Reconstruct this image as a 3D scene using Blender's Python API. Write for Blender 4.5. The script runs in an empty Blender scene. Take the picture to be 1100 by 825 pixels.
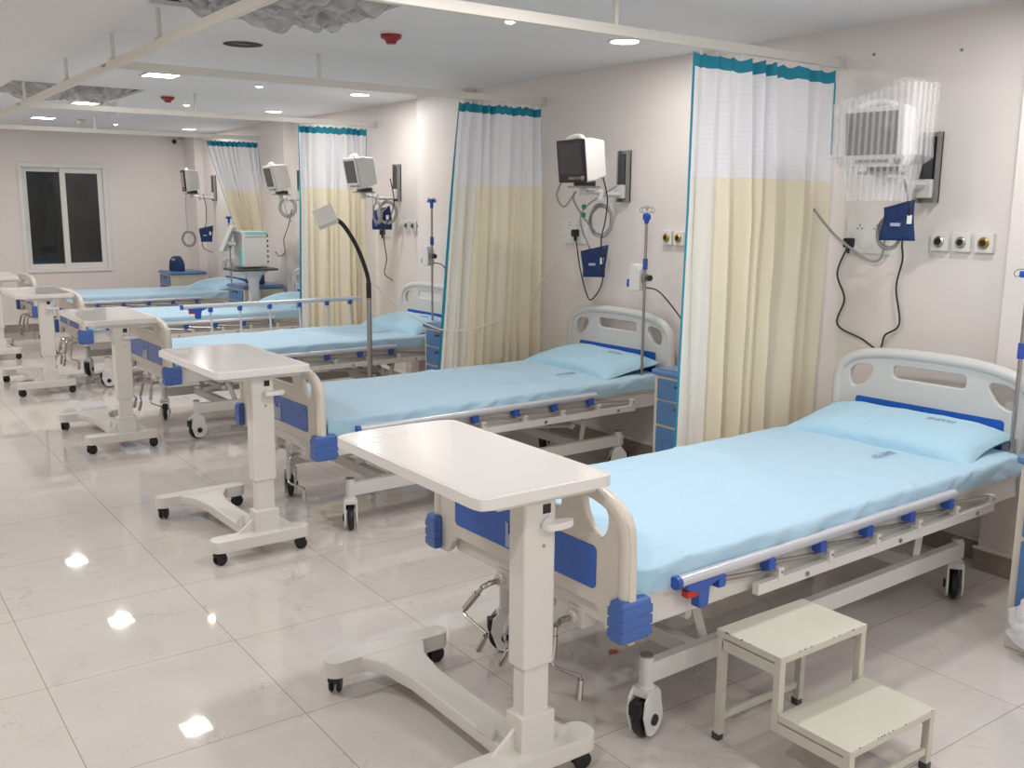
import bpy, bmesh, math, random
from mathutils import Vector, Matrix, noise
random.seed(7)
PI = math.pi
scn = bpy.context.scene
COL = scn.collection
R = math.radians

# ------------------------------------------------------------------ materials
def mat(name, col, rough=0.5, metal=0.0, spec=0.5, alpha=1.0, trans=0.0, emit=None, es=0.0, noise_amt=0.0, nscale=30, bump=0.0, bscale=200, coat=0.0, sss=0.0):
    m = bpy.data.materials.new(name); m.use_nodes = True
    nt = m.node_tree; b = nt.nodes['Principled BSDF']
    c = tuple(col) + (1.0,)
    b.inputs['Base Color'].default_value = c
    b.inputs['Roughness'].default_value = rough
    b.inputs['Metallic'].default_value = metal
    b.inputs['Specular IOR Level'].default_value = spec
    b.inputs['Alpha'].default_value = alpha
    b.inputs['Transmission Weight'].default_value = trans
    b.inputs['Coat Weight'].default_value = coat
    if emit:
        b.inputs['Emission Color'].default_value = tuple(emit) + (1.0,)
        b.inputs['Emission Strength'].default_value = es
    tc = None
    if noise_amt or bump:
        tc = nt.nodes.new('ShaderNodeTexCoord')
    if noise_amt:
        n = nt.nodes.new('ShaderNodeTexNoise'); n.inputs['Scale'].default_value = nscale; n.inputs['Detail'].default_value = 4
        r = nt.nodes.new('ShaderNodeMapRange'); r.inputs['To Min'].default_value = 1 - noise_amt; r.inputs['To Max'].default_value = 1 + noise_amt * .5
        mx = nt.nodes.new('ShaderNodeMix'); mx.data_type = 'RGBA'; mx.blend_type = 'MULTIPLY'; mx.inputs['Factor'].default_value = 1
        nt.links.new(tc.outputs['Object'], n.inputs['Vector']); nt.links.new(n.outputs['Fac'], r.inputs['Value'])
        mx.inputs['A'].default_value = c
        nt.links.new(r.outputs['Result'], mx.inputs['B']); nt.links.new(mx.outputs['Result'], b.inputs['Base Color'])
    if bump:
        n = nt.nodes.new('ShaderNodeTexNoise'); n.inputs['Scale'].default_value = bscale
        bp = nt.nodes.new('ShaderNodeBump'); bp.inputs['Strength'].default_value = bump; bp.inputs['Distance'].default_value = 0.01
        nt.links.new(tc.outputs['Object'], n.inputs['Vector']); nt.links.new(n.outputs['Fac'], bp.inputs['Height']); nt.links.new(bp.outputs['Normal'], b.inputs['Normal'])
    return m

M = {}
M['wall'] = mat('wall_paint', (.80, .745, .715), .55, noise_amt=.02, nscale=1.5, bump=.04, bscale=60)
M['ceil'] = mat('ceiling_paint', (.79, .795, .81), .7, noise_amt=.02, nscale=1.2)
M['beam'] = mat('ceiling_beam_paint', (.80, .79, .775), .7)
M['cream'] = mat('cream_plastic', (.70, .65, .575), .32, noise_amt=.03, nscale=8)
M['grey_plastic'] = mat('pale_grey_plastic', (.64, .64, .625), .32)
M['white_plastic'] = mat('white_plastic', (.78, .77, .75), .3)
M['table_white'] = mat('table_white', (.80, .775, .75), .16, coat=.5, noise_amt=.015, nscale=5)
M['table_frame'] = mat('table_frame_cream', (.72, .70, .655), .3)
M['white_metal'] = mat('white_painted_metal', (.74, .72, .69), .32, noise_amt=.04, nscale=14)
M['blue'] = mat('blue_plastic', (.028, .095, .42), .28)
M['royal'] = mat('royal_blue_panel', (.014, .11, .50), .25)
M['bumper'] = mat('blue_bumper', (.065, .145, .43), .4)
M['cab_blue'] = mat('cabinet_blue', (.085, .20, .41), .38)
M['cab_top'] = mat('cabinet_top_blue', (.11, .22, .44), .3)
M['cab_beige'] = mat('cabinet_beige', (.62, .57, .49), .4)
M['black'] = mat('black_rubber', (.012, .012, .013), .45)
M['darkgrey'] = mat('dark_grey_plastic', (.05, .05, .055), .4)
M['chrome'] = mat('chrome', (.55, .53, .51), .18, metal=1)
M['steel'] = mat('brushed_steel', (.42, .40, .38), .32, metal=1)
M['grey_metal'] = mat('grey_metal', (.30, .30, .30), .35, metal=.6)
M['alu'] = mat('aluminium_tube', (.62, .63, .68), .28, metal=.35)
M['screen'] = mat('dark_screen', (.022, .022, .026), .15, coat=.3)
M['screen_grey'] = mat('grey_screen', (.09, .085, .085), .2)
M['red'] = mat('red_plastic', (.55, .02, .015), .35)
M['darkred'] = mat('dark_red_plastic', (.28, .012, .018), .35)
M['orange'] = mat('orange_plastic', (.75, .14, .06), .4)
M['green'] = mat('green_plastic', (.02, .25, .10), .4)
M['cable_grey'] = mat('grey_cable', (.33, .33, .33), .45)
M['cable_black'] = mat('black_cable', (.03, .03, .033), .45)
M['cable_white'] = mat('white_cable', (.75, .73, .68), .45)
M['navy'] = mat('navy_fabric', (.010, .035, .14), .7, noise_amt=.5, nscale=60)
M['skirt'] = mat('skirting_stone', (.36, .305, .255), .25, noise_amt=.35, nscale=9)
M['stool'] = mat('chipped_cream_enamel', (.60, .585, .50), .38, noise_amt=.06, nscale=10)
M['rail'] = mat('curtain_rail_paint', (.72, .69, .63), .4)
M['teal'] = mat('teal_trim', (.015, .25, .36), .8)
M['led'] = mat('led_diffuser', (1, 1, 1), .5, emit=(1, .98, .96), es=14)
M['spot'] = mat('spot_bulb', (1, .9, .7), .5, emit=(1, .78, .45), es=22)
M['mint'] = mat('mint_plastic', (.22, .58, .58), .35)
M['brass'] = mat('brass', (.45, .30, .10), .35, metal=.9)
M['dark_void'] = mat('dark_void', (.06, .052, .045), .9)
M['night'] = mat('night_glass', (.012, .015, .016), .06, coat=.5)
M['night2'] = mat('tinted_night_glass', (.035, .035, .035), .12, coat=.3)
M['ink'] = mat('grey_print', (.26, .36, .44), .7)
M['ghost'] = mat('pale_blue_print', (.42, .45, .62), .45)
M['shiny'] = mat('white_sleeve', (.80, .80, .80), .4)

def sheet_mat(name, col):
    m = mat(name, col, .75)
    nt = m.node_tree; b = nt.nodes['Principled BSDF']
    tc = nt.nodes.new('ShaderNodeTexCoord')
    mp = nt.nodes.new('ShaderNodeMapping'); mp.inputs['Scale'].default_value = (1.2, 2.6, 2.6); mp.inputs['Rotation'].default_value = (0, 0, .5)
    n = nt.nodes.new('ShaderNodeTexNoise'); n.inputs['Scale'].default_value = 3.2; n.inputs['Detail'].default_value = 3
    n.inputs['Distortion'].default_value = .8
    bp = nt.nodes.new('ShaderNodeBump'); bp.inputs['Strength'].default_value = .35; bp.inputs['Distance'].default_value = .03
    nt.links.new(tc.outputs['Object'], mp.inputs['Vector']); nt.links.new(mp.outputs['Vector'], n.inputs['Vector'])
    nt.links.new(n.outputs['Fac'], bp.inputs['Height']); nt.links.new(bp.outputs['Normal'], b.inputs['Normal'])
    b.inputs['Sheen Weight'].default_value = .15
    return m
M['sheet'] = sheet_mat('pale_blue_cotton', (.43, .635, .79))
M['pillow'] = sheet_mat('pale_blue_pillowcase', (.41, .65, .80))

def fabric_mat(name, col, translucency=.3, alpha=1.0, grid=False):
    m = bpy.data.materials.new(name); m.use_nodes = True
    nt = m.node_tree; nt.nodes.clear()
    out = nt.nodes.new('ShaderNodeOutputMaterial')
    d = nt.nodes.new('ShaderNodeBsdfDiffuse'); d.inputs['Color'].default_value = (*col, 1)
    t = nt.nodes.new('ShaderNodeBsdfTranslucent'); t.inputs['Color'].default_value = (*col, 1)
    mx = nt.nodes.new('ShaderNodeMixShader'); mx.inputs[0].default_value = translucency
    nt.links.new(d.outputs[0], mx.inputs[1]); nt.links.new(t.outputs[0], mx.inputs[2])
    last = mx
    if alpha < 1 or grid:
        tr = nt.nodes.new('ShaderNodeBsdfTransparent')
        m2 = nt.nodes.new('ShaderNodeMixShader'); m2.inputs[0].default_value = alpha
        if grid:
            tc = nt.nodes.new('ShaderNodeTexCoord'); w = nt.nodes.new('ShaderNodeTexWave')
            w.bands_direction = 'Z'; w.inputs['Scale'].default_value = 16; w.inputs['Distortion'].default_value = .4
            mr = nt.nodes.new('ShaderNodeMapRange'); mr.inputs['From Min'].default_value = .0; mr.inputs['From Max'].default_value = .35
            mr.inputs['To Min'].default_value = alpha - .035; mr.inputs['To Max'].default_value = alpha
            nt.links.new(tc.outputs['Object'], w.inputs['Vector']); nt.links.new(w.outputs['Fac'], mr.inputs['Value']); nt.links.new(mr.outputs['Result'], m2.inputs[0])
        nt.links.new(tr.outputs[0], m2.inputs[1]); nt.links.new(mx.outputs[0], m2.inputs[2]); last = m2
    nt.links.new(last.outputs[0], out.inputs['Surface'])
    return m
M['net'] = fabric_mat('white_net', (.90, .90, .93), .35, .97, True)
M['cream_cloth'] = fabric_mat('cream_curtain_cloth', (.90, .84, .68), .35)
M['white_cloth'] = fabric_mat('off_white_curtain_cloth', (.87, .85, .79), .3)

def film_mat(name, col, alpha, stripes=False, rough=.15):
    m = bpy.data.materials.new(name); m.use_nodes = True
    nt = m.node_tree; nt.nodes.clear()
    out = nt.nodes.new('ShaderNodeOutputMaterial')
    p = nt.nodes.new('ShaderNodeBsdfPrincipled'); p.inputs['Base Color'].default_value = (*col, 1); p.inputs['Roughness'].default_value = rough
    tr = nt.nodes.new('ShaderNodeBsdfTransparent'); mx = nt.nodes.new('ShaderNodeMixShader'); mx.inputs[0].default_value = alpha
    tc = nt.nodes.new('ShaderNodeTexCoord')
    mr = nt.nodes.new('ShaderNodeMapRange')
    if stripes:
        w = nt.nodes.new('ShaderNodeTexWave'); w.bands_direction = 'X'; w.inputs['Scale'].default_value = 14; w.inputs['Distortion'].default_value = .25
        mr.inputs['To Min'].default_value = alpha - .08; mr.inputs['To Max'].default_value = alpha + .15
    else:
        w = nt.nodes.new('ShaderNodeTexNoise'); w.inputs['Scale'].default_value = 9; w.inputs['Detail'].default_value = 5; w.inputs['Distortion'].default_value = 1.5
        mr.inputs['From Min'].default_value = .3; mr.inputs['From Max'].default_value = .7
        mr.inputs['To Min'].default_value = alpha - .3; mr.inputs['To Max'].default_value = alpha + .3
    mp = nt.nodes.new('ShaderNodeMapping'); nt.links.new(tc.outputs['Object'], mp.inputs['Vector'])
    if stripes: mp.inputs['Rotation'].default_value = (0, 0, R(50))
    nt.links.new(mp.outputs['Vector'], w.inputs['Vector']); nt.links.new(w.outputs['Fac'], mr.inputs['Value']); nt.links.new(mr.outputs['Result'], mx.inputs[0])
    nt.links.new(tr.outputs[0], mx.inputs[1]); nt.links.new(p.outputs[0], mx.inputs[2]); nt.links.new(mx.outputs[0], out.inputs['Surface'])
    return m
M['film'] = film_mat('ribbed_clear_plastic', (.86, .86, .88), .23, True)
M['dust_sheet'] = film_mat('crumpled_plastic_sheet', (.58, .57, .56), .66, False, .25)
M['bag'] = film_mat('white_plastic_bag', (.80, .80, .84), .85, False, .3)

def floor_mat():
    m = bpy.data.materials.new('marble_floor_tiles'); m.use_nodes = True
    nt = m.node_tree; b = nt.nodes['Principled BSDF']; N = nt.nodes.new; L = nt.links.new
    tc = N('ShaderNodeTexCoord'); sep = N('ShaderNodeSeparateXYZ'); L(tc.outputs['Object'], sep.inputs[0])
    def line(sock, off):
        a = N('ShaderNodeMath'); a.operation = 'ADD'; a.inputs[1].default_value = 60 - off; L(sock, a.inputs[0])
        d = N('ShaderNodeMath'); d.operation = 'DIVIDE'; d.inputs[1].default_value = .603; L(a.outputs[0], d.inputs[0])
        f = N('ShaderNodeMath'); f.operation = 'FRACT'; L(d.outputs[0], f.inputs[0])
        s = N('ShaderNodeMath'); s.operation = 'SUBTRACT'; s.inputs[1].default_value = .5; L(f.outputs[0], s.inputs[0])
        ab = N('ShaderNodeMath'); ab.operation = 'ABSOLUTE'; L(s.outputs[0], ab.inputs[0])
        g = N('ShaderNodeMath'); g.operation = 'GREATER_THAN'; g.inputs[1].default_value = .4976; L(ab.outputs[0], g.inputs[0])
        return g, d
    # tile joints: x = .465 + k*.603, y = 2.53 + k*.603 ; offset 60 keeps values positive
    gx, dx = line(sep.outputs['X'], .465 + 60 - 99 * .603)
    gy, dy = line(sep.outputs['Y'], 2.53 + 60 - 99 * .603)
    mxm = N('ShaderNodeMath'); mxm.operation = 'MAXIMUM'; L(gx.outputs[0], mxm.inputs[0]); L(gy.outputs[0], mxm.inputs[1])
    fx = N('ShaderNodeMath'); fx.operation = 'FLOOR'; L(dx.outputs[0], fx.inputs[0])
    fy = N('ShaderNodeMath'); fy.operation = 'FLOOR'; L(dy.outputs[0], fy.inputs[0])
    cmb = N('ShaderNodeCombineXYZ'); L(fx.outputs[0], cmb.inputs[0]); L(fy.outputs[0], cmb.inputs[1])
    wn = N('ShaderNodeTexWhiteNoise'); L(cmb.outputs[0], wn.inputs['Vector'])
    sc = N('ShaderNodeVectorMath'); sc.operation = 'SCALE'; sc.inputs['Scale'].default_value = 7; L(wn.outputs['Color'], sc.inputs[0])
    ad = N('ShaderNodeVectorMath'); ad.operation = 'ADD'; L(tc.outputs['Object'], ad.inputs[0]); L(sc.outputs[0], ad.inputs[1])
    n1 = N('ShaderNodeTexNoise'); n1.inputs['Scale'].default_value = 4.2; n1.inputs['Detail'].default_value = 8; n1.inputs['Distortion'].default_value = 1.6; n1.inputs['Roughness'].default_value = .62
    L(ad.outputs[0], n1.inputs['Vector'])
    s1 = N('ShaderNodeMath'); s1.operation = 'SUBTRACT'; s1.inputs[1].default_value = .5; L(n1.outputs['Fac'], s1.inputs[0])
    a1 = N('ShaderNodeMath'); a1.operation = 'ABSOLUTE'; L(s1.outputs[0], a1.inputs[0])
    r1 = N('ShaderNodeMapRange'); r1.inputs['From Min'].default_value = 0; r1.inputs['From Max'].default_value = .011; r1.inputs['To Min'].default_value = 1; r1.inputs['To Max'].default_value = 0
    L(a1.outputs[0], r1.inputs['Value'])
    n2 = N('ShaderNodeTexNoise'); n2.inputs['Scale'].default_value = 5; n2.inputs['Detail'].default_value = 3; L(ad.outputs[0], n2.inputs['Vector'])
    r2 = N('ShaderNodeMapRange'); r2.inputs['From Min'].default_value = .48; r2.inputs['From Max'].default_value = .68; L(n2.outputs['Fac'], r2.inputs['Value'])
    mu = N('ShaderNodeMath'); mu.operation = 'MULTIPLY'; L(r1.outputs['Result'], mu.inputs[0]); L(r2.outputs['Result'], mu.inputs[1])
    mu2 = N('ShaderNodeMath'); mu2.operation = 'MULTIPLY'; mu2.inputs[1].default_value = .65; L(mu.outputs[0], mu2.inputs[0])
    base = N('ShaderNodeMix'); base.data_type = 'RGBA'; base.inputs['A'].default_value = (.68, .635, .60, 1); base.inputs['B'].default_value = (.59, .55, .515, 1)
    n3 = N('ShaderNodeTexNoise'); n3.inputs['Scale'].default_value = 2.2; n3.inputs['Detail'].default_value = 6; L(ad.outputs[0], n3.inputs['Vector']); L(n3.outputs['Fac'], base.inputs['Factor'])
    v = N('ShaderNodeMix'); v.data_type = 'RGBA'; L(mu2.outputs[0], v.inputs['Factor']); L(base.outputs['Result'], v.inputs['A']); v.inputs['B'].default_value = (.30, .25, .22, 1)
    g = N('ShaderNodeMix'); g.data_type = 'RGBA'; L(mxm.outputs[0], g.inputs['Factor']); L(v.outputs['Result'], g.inputs['A']); g.inputs['B'].default_value = (.36, .29, .24, 1)
    L(g.outputs['Result'], b.inputs['Base Color'])
    b.inputs['Roughness'].default_value = .032; b.inputs['IOR'].default_value = 1.5
    b.inputs['Specular IOR Level'].default_value = .6
    return m
M['floor'] = floor_mat()

# ------------------------------------------------------------------ mesh helpers
class MB:
    """collects shapes into one mesh"""
    def __init__(self): self.bm = bmesh.new()
    def _merge(self, b, T=None):
        if T is not None: bmesh.ops.transform(b, matrix=T, verts=b.verts)
        me = bpy.data.meshes.new('tmp'); b.to_mesh(me); b.free(); self.bm.from_mesh(me); bpy.data.meshes.remove(me); return self
    def box(self, x0, x1, y0, y1, z0, z1, bev=0.0, seg=2, T=None):
        b = bmesh.new()
        bmesh.ops.create_cube(b, size=1)
        for v in b.verts: v.co = Vector((x0 + (v.co.x + .5) * (x1 - x0), y0 + (v.co.y + .5) * (y1 - y0), z0 + (v.co.z + .5) * (z1 - z0)))
        if bev > 0: bmesh.ops.bevel(b, geom=b.edges[:] , offset=bev, segments=seg, profile=.5, affect='EDGES', clamp_overlap=True)
        return self._merge(b, T)
    def tube(self, pts, r, n=10, cap=True, smooth=True, closed=False):
        pts = [Vector(p) for p in pts]
        rs = r if isinstance(r, (list, tuple)) else [r] * len(pts)
        b = bmesh.new(); rings = []; up = None
        N = len(pts)
        for i, p in enumerate(pts):
            if closed: d = (pts[(i + 1) % N] - pts[i - 1])
            else: d = (pts[min(i + 1, N - 1)] - pts[max(i - 1, 0)])
            if d.length < 1e-9: d = Vector((0, 0, 1))
            d.normalize()
            if up is None:
                up = Vector((0, 0, 1)) if abs(d.z) < .9 else Vector((1, 0, 0))
            a = d.cross(up)
            if a.length < 1e-6: up = Vector((1, .2, 0)); a = d.cross(up)
            a.normalize(); c = a.cross(d).normalized(); up = c
            rings.append([b.verts.new(p + rs[i] * (math.cos(2 * PI * k / n) * a + math.sin(2 * PI * k / n) * c)) for k in range(n)])
        M_ = N if closed else N - 1
        for i in range(M_):
            r0, r1 = rings[i], rings[(i + 1) % N]
            for k in range(n): b.faces.new((r0[k], r0[(k + 1) % n], r1[(k + 1) % n], r1[k]))
        if cap and not closed:
            b.faces.new(rings[0][::-1]); b.faces.new(rings[-1])
        return self._merge(b)
    def cyl(self, p0, p1, r, n=16, r2=None): return self.tube([p0, p1], [r, r if r2 is None else r2], n)
    def lathe(self, prof, T=None, n=24):
        b = bmesh.new(); rings = []
        for (r, z) in prof:
            rings.append([b.verts.new((max(r, 1e-5) * math.cos(2 * PI * k / n), max(r, 1e-5) * math.sin(2 * PI * k / n), z)) for k in range(n)])
        for i in range(len(rings) - 1):
            for k in range(n): b.faces.new((rings[i][k], rings[i][(k + 1) % n], rings[i + 1][(k + 1) % n], rings[i + 1][k]))
        if prof[0][0] > 1e-4 and abs(prof[0][0] - prof[-1][0]) < 1e-6 and len(prof) > 3:
            for k in range(n): b.faces.new((rings[-1][k], rings[-1][(k + 1) % n], rings[0][(k + 1) % n], rings[0][k]))
        else: b.faces.new(rings[0][::-1]); b.faces.new(rings[-1])
        return self._merge(b, T)
    def prism(self, pts2, depth, T=None, bev=0.0):
        b = bmesh.new(); vs = [b.verts.new((x, y, 0)) for x, y in pts2]; f = b.faces.new(vs)
        r = bmesh.ops.extrude_face_region(b, geom=[f])
        for e in r['geom']:
            if isinstance(e, bmesh.types.BMVert): e.co.z += depth
        bmesh.ops.recalc_face_normals(b, faces=b.faces)
        if bev: bmesh.ops.bevel(b, geom=b.edges[:], offset=bev, segments=2, profile=.5, affect='EDGES', clamp_overlap=True)
        return self._merge(b, T)
    def grid(self, nu, nv, f):
        b = bmesh.new(); g = [[b.verts.new(f(i / nu, j / nv)) for j in range(nv + 1)] for i in range(nu + 1)]
        for i in range(nu):
            for j in range(nv): b.faces.new((g[i][j], g[i + 1][j], g[i + 1][j + 1], g[i][j + 1]))
        return self._merge(b)
    def build(self, name, m, parent=None, smooth=True, angle=40, loc=None):
        bmesh.ops.remove_doubles(self.bm, verts=self.bm.verts, dist=1e-6)
        bmesh.ops.recalc_face_normals(self.bm, faces=self.bm.faces)
        if loc is not None: bmesh.ops.translate(self.bm, vec=-Vector(loc), verts=self.bm.verts)
        me = bpy.data.meshes.new(name); 
        if smooth:
            for f in self.bm.faces: f.smooth = True
            a = R(angle)
            for e in self.bm.edges:
                if len(e.link_faces) == 2 and e.calc_face_angle(0) > a: e.smooth = False
        self.bm.to_mesh(me); self.bm.free()
        for mm in (m if isinstance(m, (list, tuple)) else [m]): me.materials.append(mm)
        o = bpy.data.objects.new(name, me); COL.objects.link(o)
        if loc is not None: o.location = loc
        if parent is not None: o.parent = parent
        if smooth and 20 < len(me.polygons) < 3000:
            md = o.modifiers.new('WeightedNormal', 'WEIGHTED_NORMAL'); md.keep_sharp = True; md.weight = 80
        return o

def board(outline, holes, thick, bevel, name, m, parent, u):
    """a panel in the y-z plane at x=u made from a filled curve with holes"""
    cu = bpy.data.curves.new('tmp', 'CURVE'); cu.dimensions = '2D'; cu.fill_mode = 'BOTH'
    cu.extrude = thick / 2 - bevel; cu.bevel_depth = bevel; cu.bevel_resolution = 2
    for poly in [outline] + holes:
        s = cu.splines.new('POLY'); s.points.add(len(poly) - 1); s.use_cyclic_u = True
        for p, (x, y) in zip(s.points, poly): p.co = (x, y, 0, 1)
    o = bpy.data.objects.new('tmp', cu); COL.objects.link(o)
    dg = bpy.context.evaluated_depsgraph_get()
    me = bpy.data.meshes.new_from_object(o.evaluated_get(dg))
    bpy.data.objects.remove(o); bpy.data.curves.remove(cu)
    me.transform(Matrix(((0, 0, 1, u), (1, 0, 0, 0), (0, 1, 0, 0), (0, 0, 0, 1))))
    me.name = name; me.materials.clear(); me.materials.append(m)
    ob = bpy.data.objects.new(name, me); COL.objects.link(ob); ob.parent = parent
    return ob

def text_mesh(txt, size, name, m, parent, T, bold=0.0):
    cu = bpy.data.curves.new('tmp', 'FONT'); cu.body = txt; cu.size = size; cu.extrude = .0006; cu.offset = bold; cu.align_x = 'CENTER'; cu.align_y = 'CENTER'
    cu.resolution_u = 2
    o = bpy.data.objects.new('tmp', cu); COL.objects.link(o)
    dg = bpy.context.evaluated_depsgraph_get(); me = bpy.data.meshes.new_from_object(o.evaluated_get(dg))
    bpy.data.objects.remove(o); bpy.data.curves.remove(cu); me.transform(T); me.name = name; me.materials.clear(); me.materials.append(m)
    ob = bpy.data.objects.new(name, me); COL.objects.link(ob); ob.parent = parent
    return ob

def spline(pts, k=6):
    pts = [Vector(p) for p in pts]; out = []
    for i in range(len(pts) - 1):
        p0 = pts[max(i - 1, 0)]; p1 = pts[i]; p2 = pts[i + 1]; p3 = pts[min(i + 2, len(pts) - 1)]
        for j in range(k):
            t = j / k
            out.append(.5 * ((2 * p1) + (-p0 + p2) * t + (2 * p0 - 5 * p1 + 4 * p2 - p3) * t * t + (-p0 + 3 * p1 - 3 * p2 + p3) * t ** 3))
    out.append(pts[-1]); return out
def spl2(pts, k=6): return [(p.x, p.y) for p in spline([(a, b, 0) for a, b in pts], k)]
def closed2(pts, k=5):
    P = [Vector((a, b)) for a, b in pts]; n = len(P); out = []
    for i in range(n):
        p0, p1, p2, p3 = P[i - 1], P[i], P[(i + 1) % n], P[(i + 2) % n]
        for j in range(k):
            t = j / k; q = .5 * ((2 * p1) + (-p0 + p2) * t + (2 * p0 - 5 * p1 + 4 * p2 - p3) * t * t + (-p0 + 3 * p1 - 3 * p2 + p3) * t ** 3); out.append((q.x, q.y))
    return out
def rrect(x0, x1, y0, y1, r, k=5):
    out = []
    for cx, cy, a in ((x1 - r, y1 - r, 0), (x0 + r, y1 - r, 90), (x0 + r, y0 + r, 180), (x1 - r, y0 + r, 270)):
        for i in range(k + 1): t = R(a + 90 * i / k); out.append((cx + r * math.cos(t), cy + r * math.sin(t)))
    return out

def tag(o, label=None, cat=None, group=None, kind=None):
    if label: o['label'] = label
    if cat: o['category'] = cat
    if group: o['group'] = group
    if kind: o['kind'] = kind
    return o
def thing(name, label, cat, loc=(0, 0, 0), rz=0, group=None):
    o = bpy.data.objects.new(name, None); COL.objects.link(o); o.empty_display_size = .1
    o.location = loc; o.rotation_euler = (0, 0, rz); return tag(o, label, cat, group)
def dup(root, loc, rz=0, label=None, group=None, scale=None):
    r = root.copy(); COL.objects.link(r); r.location = loc; r.rotation_euler = (0, 0, rz)
    if label: r['label'] = label
    if group: r['group'] = group
    if scale: r.scale = scale
    for ch in list(root.children):
        c = ch.copy(); COL.objects.link(c); c.parent = r
        for g in list(ch.children):
            d = g.copy(); COL.objects.link(d); d.parent = c
    return r

# ------------------------------------------------------------------ room
WX, BY, CZ = 4.0, 12.5, 2.325
def st(mb, name, m, **k): return tag(mb.build(name, m, **k), kind='structure')
st(MB().box(-3.2, 4.2, -2.2, 12.7, -.05, 0), 'floor', M['floor'], smooth=False)
# ceiling with two rectangular openings
HA = (1.24, 2.12, 3.45, 4.38); HB = (1.24, 2.14, 7.68, 8.55)
c = MB()
X0, X1, Y0, Y1 = 1.22, 4.2, -2.2, 12.7
for (a, b_, c_, d_) in ((X0, X1, Y0, HA[2]), (X0, HA[0], HA[2], HA[3]), (HA[1], X1, HA[2], HA[3]), (X0, X1, HA[3], HB[2]), (X0, HB[0], HB[2], HB[3]), (HB[1], X1, HB[2], HB[3]), (X0, X1, HB[3], Y1)):
    c.box(a, b_, c_, d_, CZ, CZ + .02)
ceil = st(c, 'ceiling', M['ceil'], smooth=False)
st(MB().prism([(-3.2, 0), (1.235, 0), (1.235, .012), (1.12, -.001)][0:2] + [(1.235, .09), (-3.2, .09)], 14.9, T=Matrix.Translation((0, 12.7, CZ - .006)) @ Matrix.Rotation(R(90), 4, 'X')), 'trim_1', M['beam'], smooth=False)
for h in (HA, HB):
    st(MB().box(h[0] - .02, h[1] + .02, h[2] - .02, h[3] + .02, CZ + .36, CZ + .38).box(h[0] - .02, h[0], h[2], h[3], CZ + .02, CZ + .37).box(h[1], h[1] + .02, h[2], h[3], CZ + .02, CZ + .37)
       .box(h[0] - .02, h[1] + .02, h[2] - .02, h[2], CZ + .02, CZ + .37).box(h[0] - .02, h[1] + .02, h[3], h[3] + .02, CZ + .02, CZ + .37), 'ceiling', M['dark_void'], smooth=False)  # liner boxes coloured dark to stand in for shade above the openings
# right (headboard) wall with pillars
st(MB().box(WX, WX + .2, -2.2, 12.7, 0, CZ + .4), 'wall_right', M['wall'], smooth=False)
PIL = ((1.35, 2.03), (6.05, 6.72), (9.35, 10.0), (12.1, 12.5))
for i, (a, b_) in enumerate(PIL):
    st(MB().box(WX - .1, WX, a, b_, 0, CZ), 'wall_pillar', M['wall'], smooth=False)
# back wall with window opening
wx0, wx1, wz0, wz1 = 2.01, 2.945, .70, 1.925
st(MB().box(-3.2, wx0, BY, BY + .2, 0, CZ + .3).box(wx1, 4.2, BY, BY + .2, 0, CZ + .3).box(wx0, wx1, BY, BY + .2, 0, wz0).box(wx0, wx1, BY, BY + .2, wz1, CZ + .3), 'wall_back', M['wall'], smooth=False)
st(MB().box(-3.3, -3.2, -2.2, 12.7, 0, CZ + .3), 'wall_left', M['wall'], smooth=False)
# skirting of brown stone with pale cap
def skirt(name, segs):
    s = MB(); k = MB()
    for (a, b_, c_, d_) in segs: s.box(a, b_, c_, d_, 0, .09)
    st(s, name, M['skirt'], smooth=False)
skirt('baseboard_right', [(WX - .012, WX, a, b_) for a, b_ in ((-2.2, 1.35), (2.03, 6.05), (6.72, 9.35), (10.0, 12.1))] + [(WX - .112, WX - .1, a - .012, b_ + .012) for a, b_ in PIL] + [(WX - .112, WX, a - .012, a) for a, b_ in PIL])
skirt('baseboard_back', [(-3.2, 3.9, BY - .012, BY)])
k = MB()
for a, b_ in ((-2.2, 1.35), (2.03, 6.05), (6.72, 9.35), (10.0, 12.1)): k.box(WX - .016, WX, a, b_, .09, .1)
for a, b_ in PIL: k.box(WX - .116, WX - .1, a - .016, b_ + .016, .09, .1).box(WX - .116, WX, a - .016, a, .09, .1)
k.box(-3.2, 3.9, BY - .016, BY, .09, .1)
st(k, 'trim_2', M['wall'], smooth=False)
# window
w = MB()
def frame(mb, x0, x1, z0, z1, t, y0, y1):
    mb.box(x0, x1, y0, y1, z1 - t, z1, .002).box(x0, x1, y0, y1, z0, z0 + t, .002).box(x0, x0 + t, y0, y1, z0 + t, z1 - t, .002).box(x1 - t, x1, y0, y1, z0 + t, z1 - t, .002)
frame(w, wx0 - .015, wx1 + .015, wz0 - .015, wz1 + .015, .045, BY - .02, BY + .06)
win = tag(w.build('window_1', M['white_plastic'], smooth=False), kind='structure')
w = MB(); frame(w, wx0 + .03, 2.49, wz0 + .03, wz1 - .03, .05, BY + .035, BY + .055); s1 = w.build('sash', M['white_plastic'], win)
w = MB(); frame(w, 2.44, wx1 - .03, wz0 + .03, wz1 - .03, .06, BY + .005, BY + .03); s2 = w.build('sash', M['white_plastic'], win)
MB().box(wx0 + .07, 2.46, BY + .044, BY + .048, wz0 + .07, wz1 - .07).build('pane', M['night'], s1)
MB().box(2.49, wx1 - .08, BY + .016, BY + .02, wz0 + .08, wz1 - .08).build('pane', M['night2'], s2)
MB().box(wx0 + .045, wx0 + .06, BY + .02, BY + .035, 1.15, 1.25, .003).build('handle', M['white_plastic'], win)
MB().box(wx0 - .3, wx1 + .3, BY + .185, BY + .19, wz0 - .2, wz1 + .2).build('backing', M['dark_void'], win)

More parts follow.
